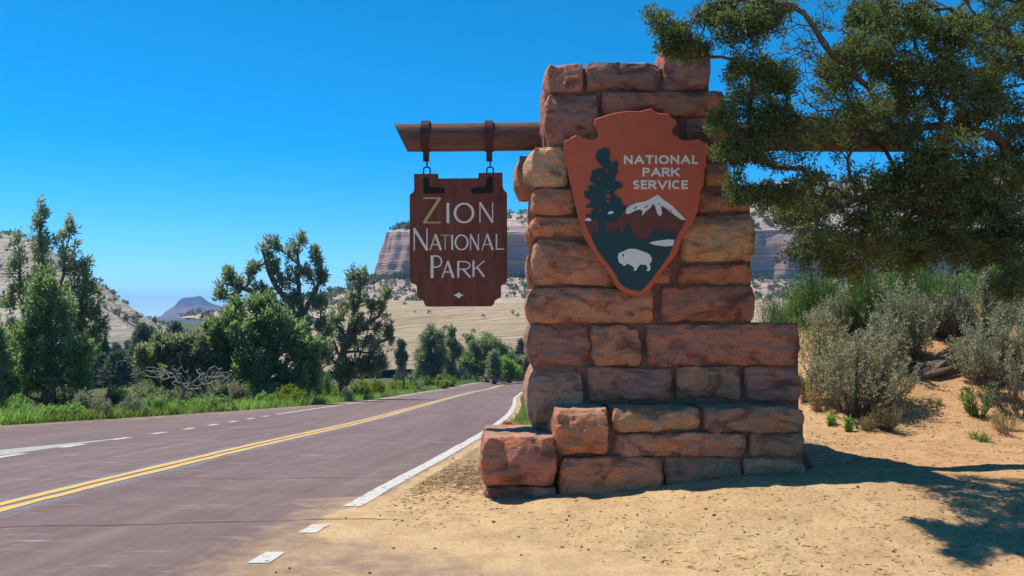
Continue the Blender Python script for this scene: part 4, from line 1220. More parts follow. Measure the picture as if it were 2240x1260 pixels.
# ------------------------------------------------------------------ foreground juniper
jb = np.array([5.8, 9.2, gz1(5.8, 9.2) - .05])
JS = .905
def J(px, py, Y): return at(px, py, Y * JS)
trunks = [
 [jb, jb + [-.15, -.05, 1.0], jb + [-.1, -.1, 2.2], jb + [-.5, -.2, 3.4], jb + [-.6, -.3, 5.0], jb + [-.3, -.2, 6.2]],
 [jb + [-.1, -.1, 2.0], J(2180, 300, 9.6), J(2060, 275, 9.35), J(1960, 285, 9.2), J(1850, 300, 9.05), J(1720, 285, 8.8), J(1620, 310, 8.5)],
 [jb + [-.5, -.2, 3.3], J(2200, 60, 9.3), J(2100, 35, 9.1), J(1980, -10, 8.9), J(1800, -30, 8.7), J(1600, 10, 8.5)],
 [jb + [-.15, -.05, 1.1], J(2160, 470, 9.6), J(2010, 450, 9.3), J(1900, 430, 9.1), J(1780, 470, 8.9)],
 [J(1960, 285, 9.2), J(1900, 190, 9.0), J(1820, 120, 8.8), J(1760, 30, 8.7)],
 [J(2060, 275, 9.35), J(2020, 160, 9.6), J(1990, 40, 9.6)],
 [J(2010, 450, 9.3), J(1930, 540, 9.5), J(1840, 590, 9.4)],
]
BL = [(1438, 42, 34, 22), (1478, 85, 46, 38), (1520, 112, 36, 24), (1560, 30, 55, 32), (1620, 60, 58, 52), (1680, 30, 48, 36), (1650, 140, 46, 38), (1605, 150, 26, 26), (1612, 220, 46, 46), (1585, 262, 36, 30), (1600, 330, 34, 26), (1645, 330, 52, 36), (1690, 260, 54, 38), (1700, 170, 40, 40), (1810, 180, 40, 46), (1790, 280, 50, 30), (1870, 120, 50, 50), (1900, 40, 70, 34), (1950, 150, 62, 62), (1990, 60, 52, 42), (1885, 230, 60, 40), (1960, 240, 60, 40), (2040, 170, 74, 62), (2080, 80, 52, 42), (2150, 60, 54, 46), (2180, 150, 64, 74), (2130, 240, 74, 54), (2210, 280, 55, 74), (2060, 320, 64, 34),
      (1615, 405, 20, 40), (1680, 425, 62, 28), (1745, 405, 50, 24), (1720, 470, 62, 34), (1800, 440, 52, 34), (1780, 520, 46, 34), (1830, 560, 54, 42), (1900, 500, 54, 46), (1950, 420, 52, 52), (1960, 560, 62, 44), (2020, 380, 64, 52), (2030, 500, 64, 62), (2100, 420, 72, 72), (2110, 550, 64, 46), (2190, 400, 64, 72), (2190, 520, 64, 72), (1750, 560, 30, 34), (1850, 595, 54, 24), (2225, 620, 44, 44)]
r_ = np.random.default_rng(3)
blobs = []
for (cx, cy_, rx, ry) in BL:
    Yc = (8.5 + .45 * r_.random() if cx < 1710 else 8.6 + 1.5 * r_.random()) * JS
    blobs.append(pxblob(cx, cy_, rx, ry, Yc, rx * ry / 100, .16 if cx < 1710 else .38))
blobs.append(pxblob(1900, 160, 300, 190, 9.2 * JS, 190, .5)); blobs.append(pxblob(2000, 440, 260, 160, 9.2 * JS, 190, .5)); blobs.append(pxblob(1720, 250, 130, 260, 8.7 * JS, 60, .25))
for k in range(26):      # the crown goes on above and to the right of the picture
    blobs.append(((r_.uniform(3.4, 8), r_.uniform(8.0, 10.6), r_.uniform(4.9, 6.3)), (.5, .5, .4), 20))
for k in range(26):
    blobs.append(((r_.uniform(5.3, 8), r_.uniform(7.9, 10.6), r_.uniform(1.6, 5.2)), (.5, .5, .45), 20))
make_tree('juniper_tree', jb, trunks, blobs, 5400, 52, JUNIPER, JBARK, 'large dark juniper with long boughs reaching across the stone pier', rad=.075, ln=.034, wd=.0135, r1=.0023, seed=4, alpha=.22, seglen=.12, bare=3600, rmax=.12, power=.40, spread=.75, gaps=[(1640, 112, 22, 18), (1765, 90, 34, 70), (1770, 205, 26, 44), (1830, 60, 18, 40), (1885, 190, 18, 34), (1990, 110, 26, 18), (1850, 352, 74, 24), (1925, 345, 44, 16), (1700, 392, 34, 12), (2030, 205, 20, 14), (1735, 60, 20, 30), (1930, 200, 16, 16), (1690, 110, 18, 22), (2060, 235, 22, 14), (1660, 385, 20, 10), (1830, 240, 20, 16), (1690, 560, 30, 90), (1560, 180, 30, 30), (2160, 300, 16, 20)])

# ------------------------------------------------------------------ shrubs on the sandy bank
def on_bank(px, py, y0=9.5, y1=60): 
    x, y = hit(px, py, y0, y1)
    return np.array([x, y, gz1(x, y)])
def sized(base, toppx, halfpx):
    s = base[1] / FPX
    py = at(0, toppx, base[1])[2]
    return max(.12, py - base[2]), halfpx * s
SH = [
 # name, px, base py, top py, half width, stems, leaf, label, options
 ('sagebrush', 1872, 905, 690, 122, 380, SAGE, 'largest grey sagebrush, at the foot of the bank beside the stone pier', dict(nl=46, ln=.05, wd=.014, start=.3)),
 ('sagebrush', 1938, 938, 858, 42, 90, SAGE_Y, 'small straw coloured bush standing in front of the largest sagebrush', dict(nl=14, ln=.03, wd=.007, start=.3)),
 ('sagebrush', 1805, 830, 655, 62, 150, SAGE_Y, 'tan leaved bush right behind the stone pier ledge', dict(nl=34, ln=.04, wd=.014, start=.4)),
 ('sagebrush', 1985, 800, 600, 85, 260, SAGE, 'tall pale sagebrush on the bank left of the stump', dict(nl=44, ln=.05, wd=.014, start=.32)),
 ('sagebrush', 1925, 790, 665, 60, 140, SAGE, 'pale sagebrush wedged behind the largest sagebrush', dict(nl=40, ln=.05, wd=.014, start=.3)),
 ('sagebrush', 2185, 850, 640, 92, 260, SAGE, 'spreading grey sagebrush on the bank right of the stump', dict(nl=40, ln=.05, wd=.014, start=.35)),
 ('sagebrush', 2225, 905, 770, 60, 110, SAGE, 'twiggy half bare sagebrush low on the right end of the bank', dict(nl=10, ln=.03, wd=.009, start=.5)),
 ('sagebrush', 1850, 740, 625, 70, 200, SAGE, 'silvery sagebrush on the crest between the tan bush and the tall one', dict(nl=40, ln=.05, wd=.014, start=.3)),
 ('sagebrush', 2060, 735, 620, 60, 170, SAGE, 'pale sagebrush on the crest right above the stump', dict(nl=36, ln=.05, wd=.013, start=.3)),
 ('sagebrush', 2160, 745, 600, 70, 190, SAGE, 'pale sagebrush on the crest behind the spreading one', dict(nl=36, ln=.05, wd=.013, start=.3)),
 ('sagebrush', 1775, 880, 790, 40, 100, SAGE_Y, 'straw coloured bush hugging the corner of the pier base', dict(nl=20, ln=.04, wd=.010, start=.3)),
 ('woody_bush', 2108, 745, 585, 55, 170, SAGE, 'dark woody bush with bare stems above the stump', dict(nl=6, ln=.03, wd=.009, start=.6, stem_r=.006)),
 ('green_bush', 1722, 735, 600, 62, 230, GREEN_L, 'grassy green bush rising behind the pier ledge', dict(nl=16, ln=.06, wd=.008, start=.35, leafspread=.25)),
 ('green_bush', 1775, 720, 560, 50, 170, GREEN_L, 'leafy green bush under the juniper nearest the pier', dict(nl=40, ln=.035, wd=.016, start=.3)),
 ('green_bush', 1905, 730, 560, 75, 300, GREEN_L, 'green broom like bush on top of the bank', dict(nl=12, ln=.08, wd=.007, start=.3, leafspread=.18, flowers=(FLOWER, .05))),
 ('green_bush', 2040, 720, 560, 75, 280, GREEN_L, 'green broom like bush behind the dark woody bush', dict(nl=12, ln=.08, wd=.007, start=.3, leafspread=.18)),
 ('green_bush', 2200, 700, 545, 70, 260, GREEN_L, 'green bush in juniper shade at the right end of the bank', dict(nl=16, ln=.07, wd=.008, start=.3, leafspread=.2)),
]
CREST = [(px, 1, 0, 0) for px in (1790, 1850, 1960, 2010, 2085, 2140, 2235, 2290)]
SH += [
 ('flowering_bush', 1832, 690, 608, 18, 40, GREEN_L, 'small bush topped with deep yellow flowers', dict(nl=10, ln=.05, wd=.007, flowers=(FLOWER, .9))),
 ('green_plant', 2143, 912, 822, 26, 46, GREEN_L, 'single upright bright green plant on the bare sand slope', dict(nl=7, ln=.10, wd=.014, start=.1, leafspread=.12, lean=1.1)),
 ('weed_tuft', 1852, 944, 908, 24, 40, WEED, 'low bright green weed at the foot of the largest sagebrush', dict(nl=9, ln=.05, wd=.012, start=.1)),
 ('weed_tuft', 1812, 930, 900, 18, 30, WEED, 'small bright green weed beside the pier corner', dict(nl=9, ln=.05, wd=.012, start=.1)),
 ('weed_tuft', 2045, 888, 868, 16, 24, GRASS, 'tiny yellow green tuft on the bare slope', dict(nl=8, ln=.05, wd=.008, start=.1)),
 ('weed_tuft', 2135, 965, 945, 26, 34, GRASS, 'flat yellow green tuft at the foot of the bank', dict(nl=8, ln=.05, wd=.008, start=.1)),
 ('dry_grass', 2205, 945, 880, 48, 90, DRYGRASS, 'dry straw grass at the foot of the right bank', dict(nl=3, ln=.08, wd=.006, start=.2, stem_r=.0022)),
 ('dry_grass', 1890, 938, 895, 40, 70, DRYGRASS, 'dry straw grass under the largest sagebrush', dict(nl=3, ln=.08, wd=.006, start=.2, stem_r=.0022)),
 ('dry_grass', 1800, 900, 820, 34, 90, DRYGRASS, 'dry straw grass against the side of the pier base', dict(nl=3, ln=.09, wd=.006, start=.2, stem_r=.0022)),
 ('dry_grass', 2100, 735, 690, 40, 70, DRYGRASS, 'dry straw grass on the crest above the stump', dict(nl=3, ln=.08, wd=.006, start=.2, stem_r=.0022)),
 ('bare_shrub', 1688, 715, 585, 45, 44, None, 'leafless twiggy shrub seen past the right side of the pier', dict(nl=0, stem_r=.005)),
]
for k, q in enumerate(CREST):
    base = foot(q[0], 17.5 + (k % 3) * 1.1)
    shrub('crest_bush', base, 1.25 + .12 * (k % 4), .62, 210, GREEN_L if k % 2 else JUNIPER_G, 'leafy green bush crowding the crest under the juniper boughs' if k % 2 else 'olive green bush crowding the crest under the juniper boughs', 'shrub', 'green bushes on the crest' if k % 2 else 'olive bushes on the crest', GREEN_L, nl=30, ln=.06, wd=.022, seed=500 + k, start=.2, leafspread=.6)
for k, (nm, px, py, top, hw, ns, lf, lab, op) in enumerate(SH):
    base = on_bank(px, py)
    if nm in ('bare_shrub',): base = foot(px, 20.0)
    h, rd = sized(base, top, hw)
    shrub(nm, base, h * 1.05, rd * 1.1, ns, lf, lab, 'shrub' if 'bush' in nm or 'shrub' in nm or 'sage' in nm else ('grass' if 'grass' in nm else 'plant'), seed=60 + k, wood=(DRYGRASS if nm == 'dry_grass' else GREEN_L if nm in ('green_bush', 'green_plant', 'weed_tuft', 'flowering_bush') else DEADWOOD if nm == 'bare_shrub' else TWIG), **op)

# ------------------------------------------------------------------ roadside trees on the left
def tree_px(name, pxbase, Y, tr, bl, nt, nb, leaf, label, seed, wood=BARK, group=None, **kw):
    base = foot(pxbase, Y)
    base[2] -= .05
    trunks = []
    for k, line in enumerate(tr):
        pts = [at(px, py, Y + dy) for px, py, dy in line]
        if k == 0: pts = [base] + pts
        trunks.append(pts)
    blobs = []
    rb = np.random.default_rng(seed + 900)
    for q in bl:
        c_, s_, w_ = pxblob(*q[:4], Y + (q[4] if len(q) > 4 else 0))
        blobs.append((c_, tuple(np.array(s_) * .75), w_ * .45))
        for k in range(6):
            u_ = unit(rb.normal(size=3)) * np.array([.85, .85, .8])
            f_ = rb.uniform(.22, .48)
            m_ = (s_[0] * s_[2]) ** .5
            blobs.append((c_ + u_ * np.array(s_), (m_ * f_ * .8, m_ * f_ * .8, m_ * f_ * rb.uniform(1.1, 2.0)), w_ * .16))
    return make_tree(name, base, trunks, blobs, nt, nb, leaf, wood, label, 'tree', group, seed=seed, **kw)

K30 = dict(rad=.11, ln=.15, wd=.05, r1=.008, seglen=.4, spread=.42, flat=1.9, upw=.9)
tree_px('juniper_tree', 108, 31, [[(105, 800, 0), (95, 650, 0), (88, 500, 0), (88, 440, 0)], [(98, 700, 0), (140, 600, 0), (150, 485, .3)], [(104, 780, 0), (50, 680, 0), (40, 540, 0)], [(104, 760, 0), (175, 680, 0), (185, 580, 0)]],
        [(88, 445, 7, 16), (88, 485, 15, 26), (90, 540, 20, 34), (85, 600, 26, 36), (150, 480, 6, 14), (150, 515, 15, 28), (148, 570, 22, 40), (118, 520, 8, 24), (38, 535, 10, 28), (42, 590, 20, 36), (40, 650, 26, 36), (185, 580, 10, 26), (186, 630, 24, 40), (190, 690, 26, 40), (110, 660, 50, 40), (60, 720, 40, 50), (175, 760, 44, 50), (110, 760, 60, 60), (110, 840, 70, 40), (215, 720, 14, 50), (20, 760, 24, 60)],
        700, 20, JUNIPER_L, 'tall juniper with several pointed spires across the road', 21, **K30)
tree_px('juniper_tree', 112, 27.5, [[(108, 800, 0), (105, 700, 0), (105, 600, 0)], [(106, 800, 0), (60, 720, 0)], [(106, 780, 0), (160, 700, 0)]],
        [(105, 600, 14, 24), (105, 640, 34, 34), (80, 690, 36, 40), (135, 690, 34, 40), (60, 750, 36, 46), (160, 760, 40, 46), (110, 760, 60, 56), (180, 810, 28, 46), (50, 820, 40, 44), (120, 840, 60, 34)],
        520, 20, JUNIPER_G, 'bright green rounded juniper growing in front of the spired juniper', 22, **K30)
tree_px('juniper_tree', -25, 26, [[(-20, 820, 0), (-15, 730, 0)]], [(-10, 740, 30, 40), (0, 800, 44, 50), (-40, 780, 50, 60), (15, 850, 26, 28)], 320, 20, JUNIPER_G, 'low juniper at the far left end of the roadside trees', 23, **K30)
tree_px('juniper_tree', 575, 38, [[(575, 820, 0), (570, 720, 0), (560, 660, 0)], [(573, 820, 0), (500, 750, 0)], [(575, 810, 0), (650, 740, 0)]],
        [(558, 662, 26, 22), (520, 690, 34, 32), (590, 690, 44, 36), (480, 735, 36, 38), (545, 740, 60, 46), (620, 740, 50, 46), (660, 770, 36, 46), (470, 790, 36, 40), (560, 800, 70, 46), (640, 820, 50, 36), (690, 810, 20, 40)],
        1350, 18, JUNIPER_G, 'broad round topped juniper bush standing before the open juniper', 24, rad=.13, ln=.19, wd=.065, spread=.42, flat=1.8, upw=.8, r1=.01, seglen=.45)
tree_px('juniper_tree', 360, 37, [[(360, 840, 0), (350, 790, 0), (345, 750, 0)]], [(370, 750, 40, 24), (330, 780, 40, 30), (400, 780, 46, 34), (440, 760, 24, 30), (350, 830, 50, 30), (420, 830, 40, 30)],
        520, 30, JUNIPER_L, 'low spreading juniper between the spired tree and the round bush', 25, rad=.13, ln=.18, wd=.065, spread=.45, flat=1.6, upw=.8, r1=.01, seglen=.45, bare=160)
tree_px('juniper_tree', 672, 44, [[(680, 800, 0), (665, 700, 0), (650, 600, 0), (655, 530, 0)], [(668, 720, 0), (600, 620, 0), (575, 550, 0)], [(668, 700, 0), (560, 640, 0), (490, 620, 0)], [(666, 690, 0), (700, 610, 0)]],
        [(658, 525, 12, 14), (690, 560, 16, 18), (640, 550, 16, 18), (575, 540, 14, 18), (600, 535, 10, 14), (595, 580, 20, 18), (550, 585, 14, 18), (500, 605, 14, 18), (480, 640, 14, 18), (530, 620, 18, 18), (620, 610, 22, 18), (665, 600, 24, 18), (705, 600, 14, 18), (575, 640, 22, 16), (640, 655, 26, 18), (700, 660, 20, 22), (660, 700, 30, 20), (710, 720, 22, 22), (505, 650, 14, 12), (690, 770, 30, 24)],
        540, 19, JUNIPER_L, 'open crowned juniper with bare limbs and sky between its clumps', 26, rad=.13, ln=.20, wd=.065, spread=.42, flat=1.9, upw=.9, r1=.012, seglen=.5, bare=140)
tree_px('juniper_tree', 752, 47, [[(742, 800, 0), (765, 730, 0), (785, 660, 0), (790, 610, 0)], [(748, 790, 0), (720, 720, 0)], [(765, 740, 0), (830, 690, 0), (845, 640, 0)], [(755, 770, 0), (830, 770, 0)]],
        [(768, 600, 10, 16), (793, 605, 12, 18), (785, 650, 22, 22), (840, 640, 12, 20), (825, 670, 20, 22), (760, 670, 22, 20), (735, 700, 18, 20), (790, 710, 30, 22), (840, 720, 18, 20), (815, 755, 30, 18), (855, 745, 10, 16), (760, 750, 26, 22), (720, 770, 20, 24), (780, 800, 40, 24), (830, 800, 24, 20), (740, 820, 30, 20)],
        540, 19, JUNIPER_L, 'leaning juniper with ragged dark clumps next to the pale slickrock', 27, rad=.13, ln=.20, wd=.065, spread=.42, flat=1.9, upw=.9, r1=.012, seglen=.5, bare=120)
# dead tangles
def dead(px, Y, bl, n, label, seed, wood=DEADWOOD):
    base = foot(px, Y); r = np.random.default_rng(seed)
    T = in_blobs([pxblob(*q, Y) for q in bl], n, r)
    T[:, 2] = np.maximum(T[:, 2], base[2] + .1)
    A, PA, cnt, tips = skeleton([[base, base + [0, 0, .5]]], T, .25, .4, .22, seed)
    o = put('dead_bush', branch_mesh('dead_bush', A - base, PA, cnt, .011, .33, .07), wood, None, tuple(base))
    tag(o, label, 'dead bush')
dead(400, 34, [(330, 815, 40, 14), (400, 820, 50, 24), (470, 825, 40, 26), (440, 850, 50, 16)], 240, 'tangle of bare grey dead branches in front of the round juniper', 31)
dead(235, 29.5, [(235, 815, 22, 20), (250, 850, 22, 20)], 34, 'bare dark dead branches beside the bright green juniper', 32, BARK)
dead(815, 56, [(800, 800, 40, 12), (840, 795, 24, 14)], 46, 'bare grey dead branches under the leaning juniper', 33)

# trees by the bend
K90 = dict(rad=.36, ln=.30, wd=.085, r1=.02, seglen=.8)
for k, (px, Y, bl, leaf, lab) in enumerate([
    (942, 92, [(945, 722, 10, 12), (930, 745, 18, 22), (955, 745, 18, 24), (925, 780, 18, 26), (955, 785, 28, 28), (940, 810, 32, 16)], JUNIPER_L, 'dense juniper by the bend with a peaked top'),
    (990, 96, [(985, 725, 6, 12), (985, 750, 11, 20), (1000, 770, 12, 24), (985, 800, 18, 20)], JUNIPER_L, 'narrow juniper by the bend squeezed between two wider ones'),
    (1065, 90, [(1060, 735, 18, 10), (1040, 755, 24, 18), (1085, 752, 20, 18), (1030, 785, 26, 24), (1070, 785, 36, 26), (1105, 785, 16, 24), (1065, 810, 44, 14)], JUNIPER_G, 'wide rounded juniper by the bend below the slickrock'),
    (1082, 84, [(1082, 780, 6, 10), (1082, 800, 11, 16), (1082, 818, 14, 8)], JUNIPER_L, 'small conical juniper in front of the wide one by the bend'),
    (1115, 86, [(1112, 800, 14, 10), (1125, 812, 16, 10), (1105, 815, 12, 8)], WEED, 'small fresh green tree at the road bend'),
    (1152, 93, [(1150, 790, 20, 14), (1165, 805, 20, 14), (1140, 812, 16, 10)], JUNIPER_L, 'dark low tree at the bend beside the stone pier'),
    (1140, 150, [(1138, 750, 4, 10), (1138, 768, 8, 14), (1138, 785, 10, 12)], PINE_F, 'slim conifer on the slickrock behind the bend'),
    (878, 120, [(878, 755, 5, 9), (876, 772, 9, 12), (880, 790, 11, 14)], PINE_F, 'slim bluish conifer left of the trees by the bend')]):
    t_ = min(b[1] for b in bl)
    tree_px('juniper_tree', px, Y, [[(px, 800, 0), (px, t_ + 14, 0)]], bl, 240 if bl[-1][2] > 20 else 110, 44, leaf, lab, 80 + k, **K90)

# brush along the far verge
VB = [(745, 36, 60, 44, RABBIT, 'rounded yellow green brush below the leaning juniper'), (770, 37, 52, 30, RABBIT, 'yellow green brush with a flat top below the leaning juniper'), (805, 42, 40, 26, RABBIT, 'smallest yellow green brush left of the fence post'), (835, 48, 48, 28, RABBIT, 'yellow green brush right in front of the fence post'), (862, 52, 42, 28, RABBIT, 'bright yellow green brush touching the fence post'), (905, 62, 36, 30, RABBIT, 'yellow green brush right of the fence post'), (955, 74, 34, 30, RABBIT, 'far yellow green brush near the pale rocks'), (720, 33, 40, 24, WEED, 'low fresh green weed at the road edge below the juniper'), (640, 29, 44, 30, WEED, 'fresh green leafy weed before the round juniper'), (812, 44, 30, 16, SAGE, 'small grey green brush at the left road edge'), (925, 66, 40, 40, JUNIPER_G, 'dull green brush before the trees by the bend'), (985, 78, 34, 40, GREEN_L, 'dull green brush behind the pale rocks'), (1030, 80, 28, 40, GREEN_L, 'dull green brush at the inside of the bend'),
      (285, 24.0, 90, 38, SAGE, 'tall grey green brush standing in the roadside weeds'), (345, 25.5, 60, 34, SAGE, 'grey green brush beside the tall one in the roadside weeds'), (30, 22.0, 70, 50, WEED, 'largest fresh green weed clump at the road edge'), (95, 22.5, 46, 44, WEED, 'fresh green weed clump below the bright juniper'), (200, 23.0, 44, 46, WEED, 'fresh green weed clump left of the grey green brush'), (260, 23.5, 44, 36, WEED, 'fresh green weed clump under the tall grey green brush'), (415, 26.5, 44, 46, WEED, 'fresh green weed clump below the dead branches'), (470, 28.0, 40, 44, WEED, 'fresh green weed clump in front of the round juniper'), (560, 30.0, 44, 44, JUNIPER_G, 'dark green low brush at the foot of the round juniper')]
for k, (px, Y, hpx, wpx, lf, lab) in enumerate(VB):
    base = foot(px, Y)
    d = float(edg(Y)) - base[0]
    if d < .35: base[0] = float(edg(Y)) - .35 - wpx * Y / FPX * .5; base[2] = gz1(base[0], Y)
    s = Y / FPX
    shrub('roadside_brush', base, hpx * s, wpx * s, 150, lf, lab, 'brush', 'brush along the far verge', GREEN_L, nl=26, ln=.05 * Y / 25 + .02, wd=.022 * Y / 25, seed=120 + k, start=.25, stem_r=.004, leafspread=.7, lrad=.05)

r = np.random.default_rng(44)
for k in range(84):
    px = r.uniform(-30, 720); Y = r.uniform(25, 30) + max(0, px - 150) * .027 + r.uniform(0, 9)
    base = foot(px, Y)
    if float(edg(Y)) - base[0] < 1.2: continue
    s = Y / FPX
    lf = (JUNIPER_G, JUNIPER_L, SAGE, GREEN_L)[k % 4]
    shrub('verge_brush', base, r.uniform(38, 74) * s, r.uniform(26, 48) * s, 120, lf, ('dull green brush between the roadside junipers', 'dark olive brush between the roadside junipers', 'grey brush between the roadside junipers', 'grassy green brush between the roadside junipers')[k % 4], 'brush', ('dull green brush', 'olive brush', 'grey brush', 'grassy brush')[k % 4] + ' behind the far verge', TWIG, nl=26, ln=.09, wd=.032, seed=300 + k, start=.2, stem_r=.006, leafspread=.7, lrad=.07)

# verge grass, far and near
def grass(name, P, h, wd, leaf, seed, label, spread=.35):
    r = np.random.default_rng(seed); n = len(P)
    H = h * (.45 + .75 * r.random((n, 1)))
    d = unit(np.concatenate([r.normal(0, spread, (n, 2)), np.ones((n, 1))], 1))
    d2 = unit(d + np.concatenate([r.normal(0, .5, (n, 2)), np.zeros((n, 1))], 1))
    side = unit(np.concatenate([r.normal(size=(n, 2)), np.zeros((n, 1))], 1)) * wd
    M = P + d * H * .55; T = M + d2 * H * .5
    V = np.stack([P - side, P + side, M + side * .7, M - side * .7, T], 1).reshape(-1, 3)
    i = np.arange(n)[:, None] * 5
    me = mesh_np(name, V, [np.concatenate([i, i + 1, i + 2, i + 3], 1), np.concatenate([i + 3, i + 2, i + 4], 1)])
    return tag(put(name, me, leaf), label, 'grass', kind='stuff')
r = np.random.default_rng(9)
n = 52000
Y = 15 + 75 * r.random(n) ** 1.8
off = r.random(n) ** 1.5 * (1.8 + Y * .06)
X = edg(Y) - .02 - off
keep = vn(p2(X * .8, Y * .5), 4) + r.random(n) * 1.2 > .1
X, Y = X[keep], Y[keep]
P = np.stack([X, Y, gz(X, Y) - .01], 1)
k = vn(p2(X * .35, Y * .25), 8) > 0
grass('verge_grass', P[k], .42, .012, WEED, 1, 'fresh green grass and weeds lining the far road edge')
grass('verge_grass', P[~k], .36, .011, GRASS, 2, 'yellow green grass lining the far road edge')
n = 9000
Y = 14.5 + 60 * r.random(n) ** 1.6
X = pave(Y) + .05 + r.random(n) ** 1.3 * 2.2
P = np.stack([X, Y, gz(X, Y) - .01], 1)
grass('verge_grass', P, .22, .009, GRASS, 3, 'sparse green grass on the near verge behind the pier')
n = 14000
X = 4.2 + 10 * r.random(n); Y = 14.5 + 14 * r.random(n)
X = X - .25 * (Y < 17); P = np.stack([X, Y, gz(X, Y) - .01], 1)
grass('bank_grass', P, .32, .007, DRYGRASS, 4, 'dry and green grass covering the top of the bank')
n = 9000
X = 3.6 + 8 * r.random(n); Y = 15 + 9 * r.random(n)
P = np.stack([X, Y, gz(X, Y) - .01], 1)
grass('bank_grass', P, .5, .008, GREEN_L, 5, 'tall green grass on the crest of the bank')

# litter on the sand
n = 9000
X = -1.3 + 8.2 * r.random(n); Y = 5.6 + 8.5 * r.random(n) ** .9
den = fbm(p2(X * 1.3, Y * 2.0), 3, 61)
keep = (X > pave(Y) - .25) & (den + r.random(n) * .9 > .25)
keep &= ~((X > .3) & (X < 3.0) & (Y > 8.9) & (Y < 10.3))
X, Y = X[keep], Y[keep]
n2 = 3200
X2 = -.35 + .42 * r.normal(size=n2); Y2 = 10.4 + .95 * r.normal(size=n2)
k2 = (X2 > pave(Y2) + .02) & (X2 < .35) & (Y2 > 8.2) & (fbm(p2(X2 * 2.6, Y2 * 2.0), 3, 15) + r.random(n2) > .35)
X, Y = np.concatenate([X, X2[k2]]), np.concatenate([Y, Y2[k2]])
n = len(X)
Z = gz(X, Y)
ang = r.normal(0, .7, n) + np.where(r.random(n) < .3, 1.2, 0)
L = np.where(np.arange(n) < n - k2.sum(), .02 + .055 * r.random(n) ** 2, .02 + .05 * r.random(n))
d = np.stack([np.cos(ang) * L, np.sin(ang) * L, r.normal(0, .003, n)], 1)
C = np.stack([X, Y, Z + .003], 1)
V, F = tubes(C - d / 2, C + d / 2, .0016 + .002 * r.random(n), .001 + .0014 * r.random(n), 3)
tag(put('twig_litter', mesh_np('twig_litter', V, F), LITTER), 'dry twigs and bark bits strewn over the sand', 'litter', kind='stuff')
n = 3000
X = -2.6 + 9.2 * r.random(n); Y = 5.2 + 9.5 * r.random(n)
keep = (X > rgt(Y) - .1) & ((X > pave(Y) - .1) | (r.random(n) < .35)) & ~((X > .3) & (X < 3.0) & (Y > 8.9) & (Y < 10.3))
X, Y = X[keep], Y[keep]; n = len(X)
onroad = X < pave(Y)
Z = np.where(onroad, zr(Y), gz(X, Y))
sz = .003 + .015 * r.random(n) ** 5
oct_ = np.array([(1, 0, 0), (0, 1, 0), (-1, 0, 0), (0, -1, 0), (0, 0, .7), (0, 0, -.6)], float)
V = (np.stack([X, Y, Z + sz * .35], 1)[:, None] + oct_[None] * sz[:, None, None] * (.6 + .8 * r.random((n, 6, 1)))).reshape(-1, 3)
tf = np.array([(0, 1, 4), (1, 2, 4), (2, 3, 4), (3, 0, 4), (1, 0, 5), (2, 1, 5), (3, 2, 5), (0, 3, 5)])
F = (np.arange(n)[:, None, None] * 6 + tf[None]).reshape(-1, 3)
tag(put('pebbles', mesh_np('pebbles', V, F, True), PEBBLE), 'small pebbles scattered over the sand and apron', 'pebbles', kind='stuff')

# ------------------------------------------------------------------ wooded valley and hillside scrub
def pine_mesh(seed, h, w, n):
    r = np.random.default_rng(seed)
    t_ = r.random(n) ** .8
    z = h * (.16 + .84 * t_)
    rad = w * (1 - t_) ** .7 * (.4 + .6 * r.random(n)) + .12
    a_ = r.random(n) * 2 * math.pi
    C = np.stack([np.cos(a_) * rad, np.sin(a_) * rad, z], 1)
    C += .25 * np.stack([vn(C * .8, seed), vn(C * .8, seed + 1), vn(C * .8, seed + 2)], 1)
    D = unit(np.stack([np.cos(a_), np.sin(a_), .35 + 0 * a_], 1))
    V, F = blades(C, D, 7, .32, .62, .22, .6, seed)
    V2, F2 = tubes(np.array([[0, 0, -.3], [0, 0, h * .5]]), np.array([[0, 0, h * .5], [0, 0, h * .96]]), np.array([.16, .11]), np.array([.11, .02]), 6)
    return mesh_np('crown', V, F), mesh_np('trunk', V2, F2, True)
protos = []
for k, (h, w) in enumerate([(8.5, 2.0), (6.0, 2.2), (7.2, 1.5), (5.0, 2.4)]):
    c, t_ = pine_mesh(200 + k, h, w, 330)
    protos.append((c, t_))
r = np.random.default_rng(17)
first = {}
cnt_ = 0
spots = [(305, 135, 0, 1.05), (372, 150, 0, .9), (360, 160, 2, .9)]
for k in range(120):
    spots.append((r.uniform(205, 500), r.uniform(95, 270), r.integers(0, 4), r.uniform(.6, .95)))
for k in range(26):
    spots.append((r.uniform(860, 1170), r.uniform(125, 170), r.integers(0, 4), r.uniform(.35, .6)))
for k in range(20):
    spots.append((r.uniform(-60, 220), r.uniform(80, 190), r.integers(0, 4), r.uniform(.7, 1.0)))
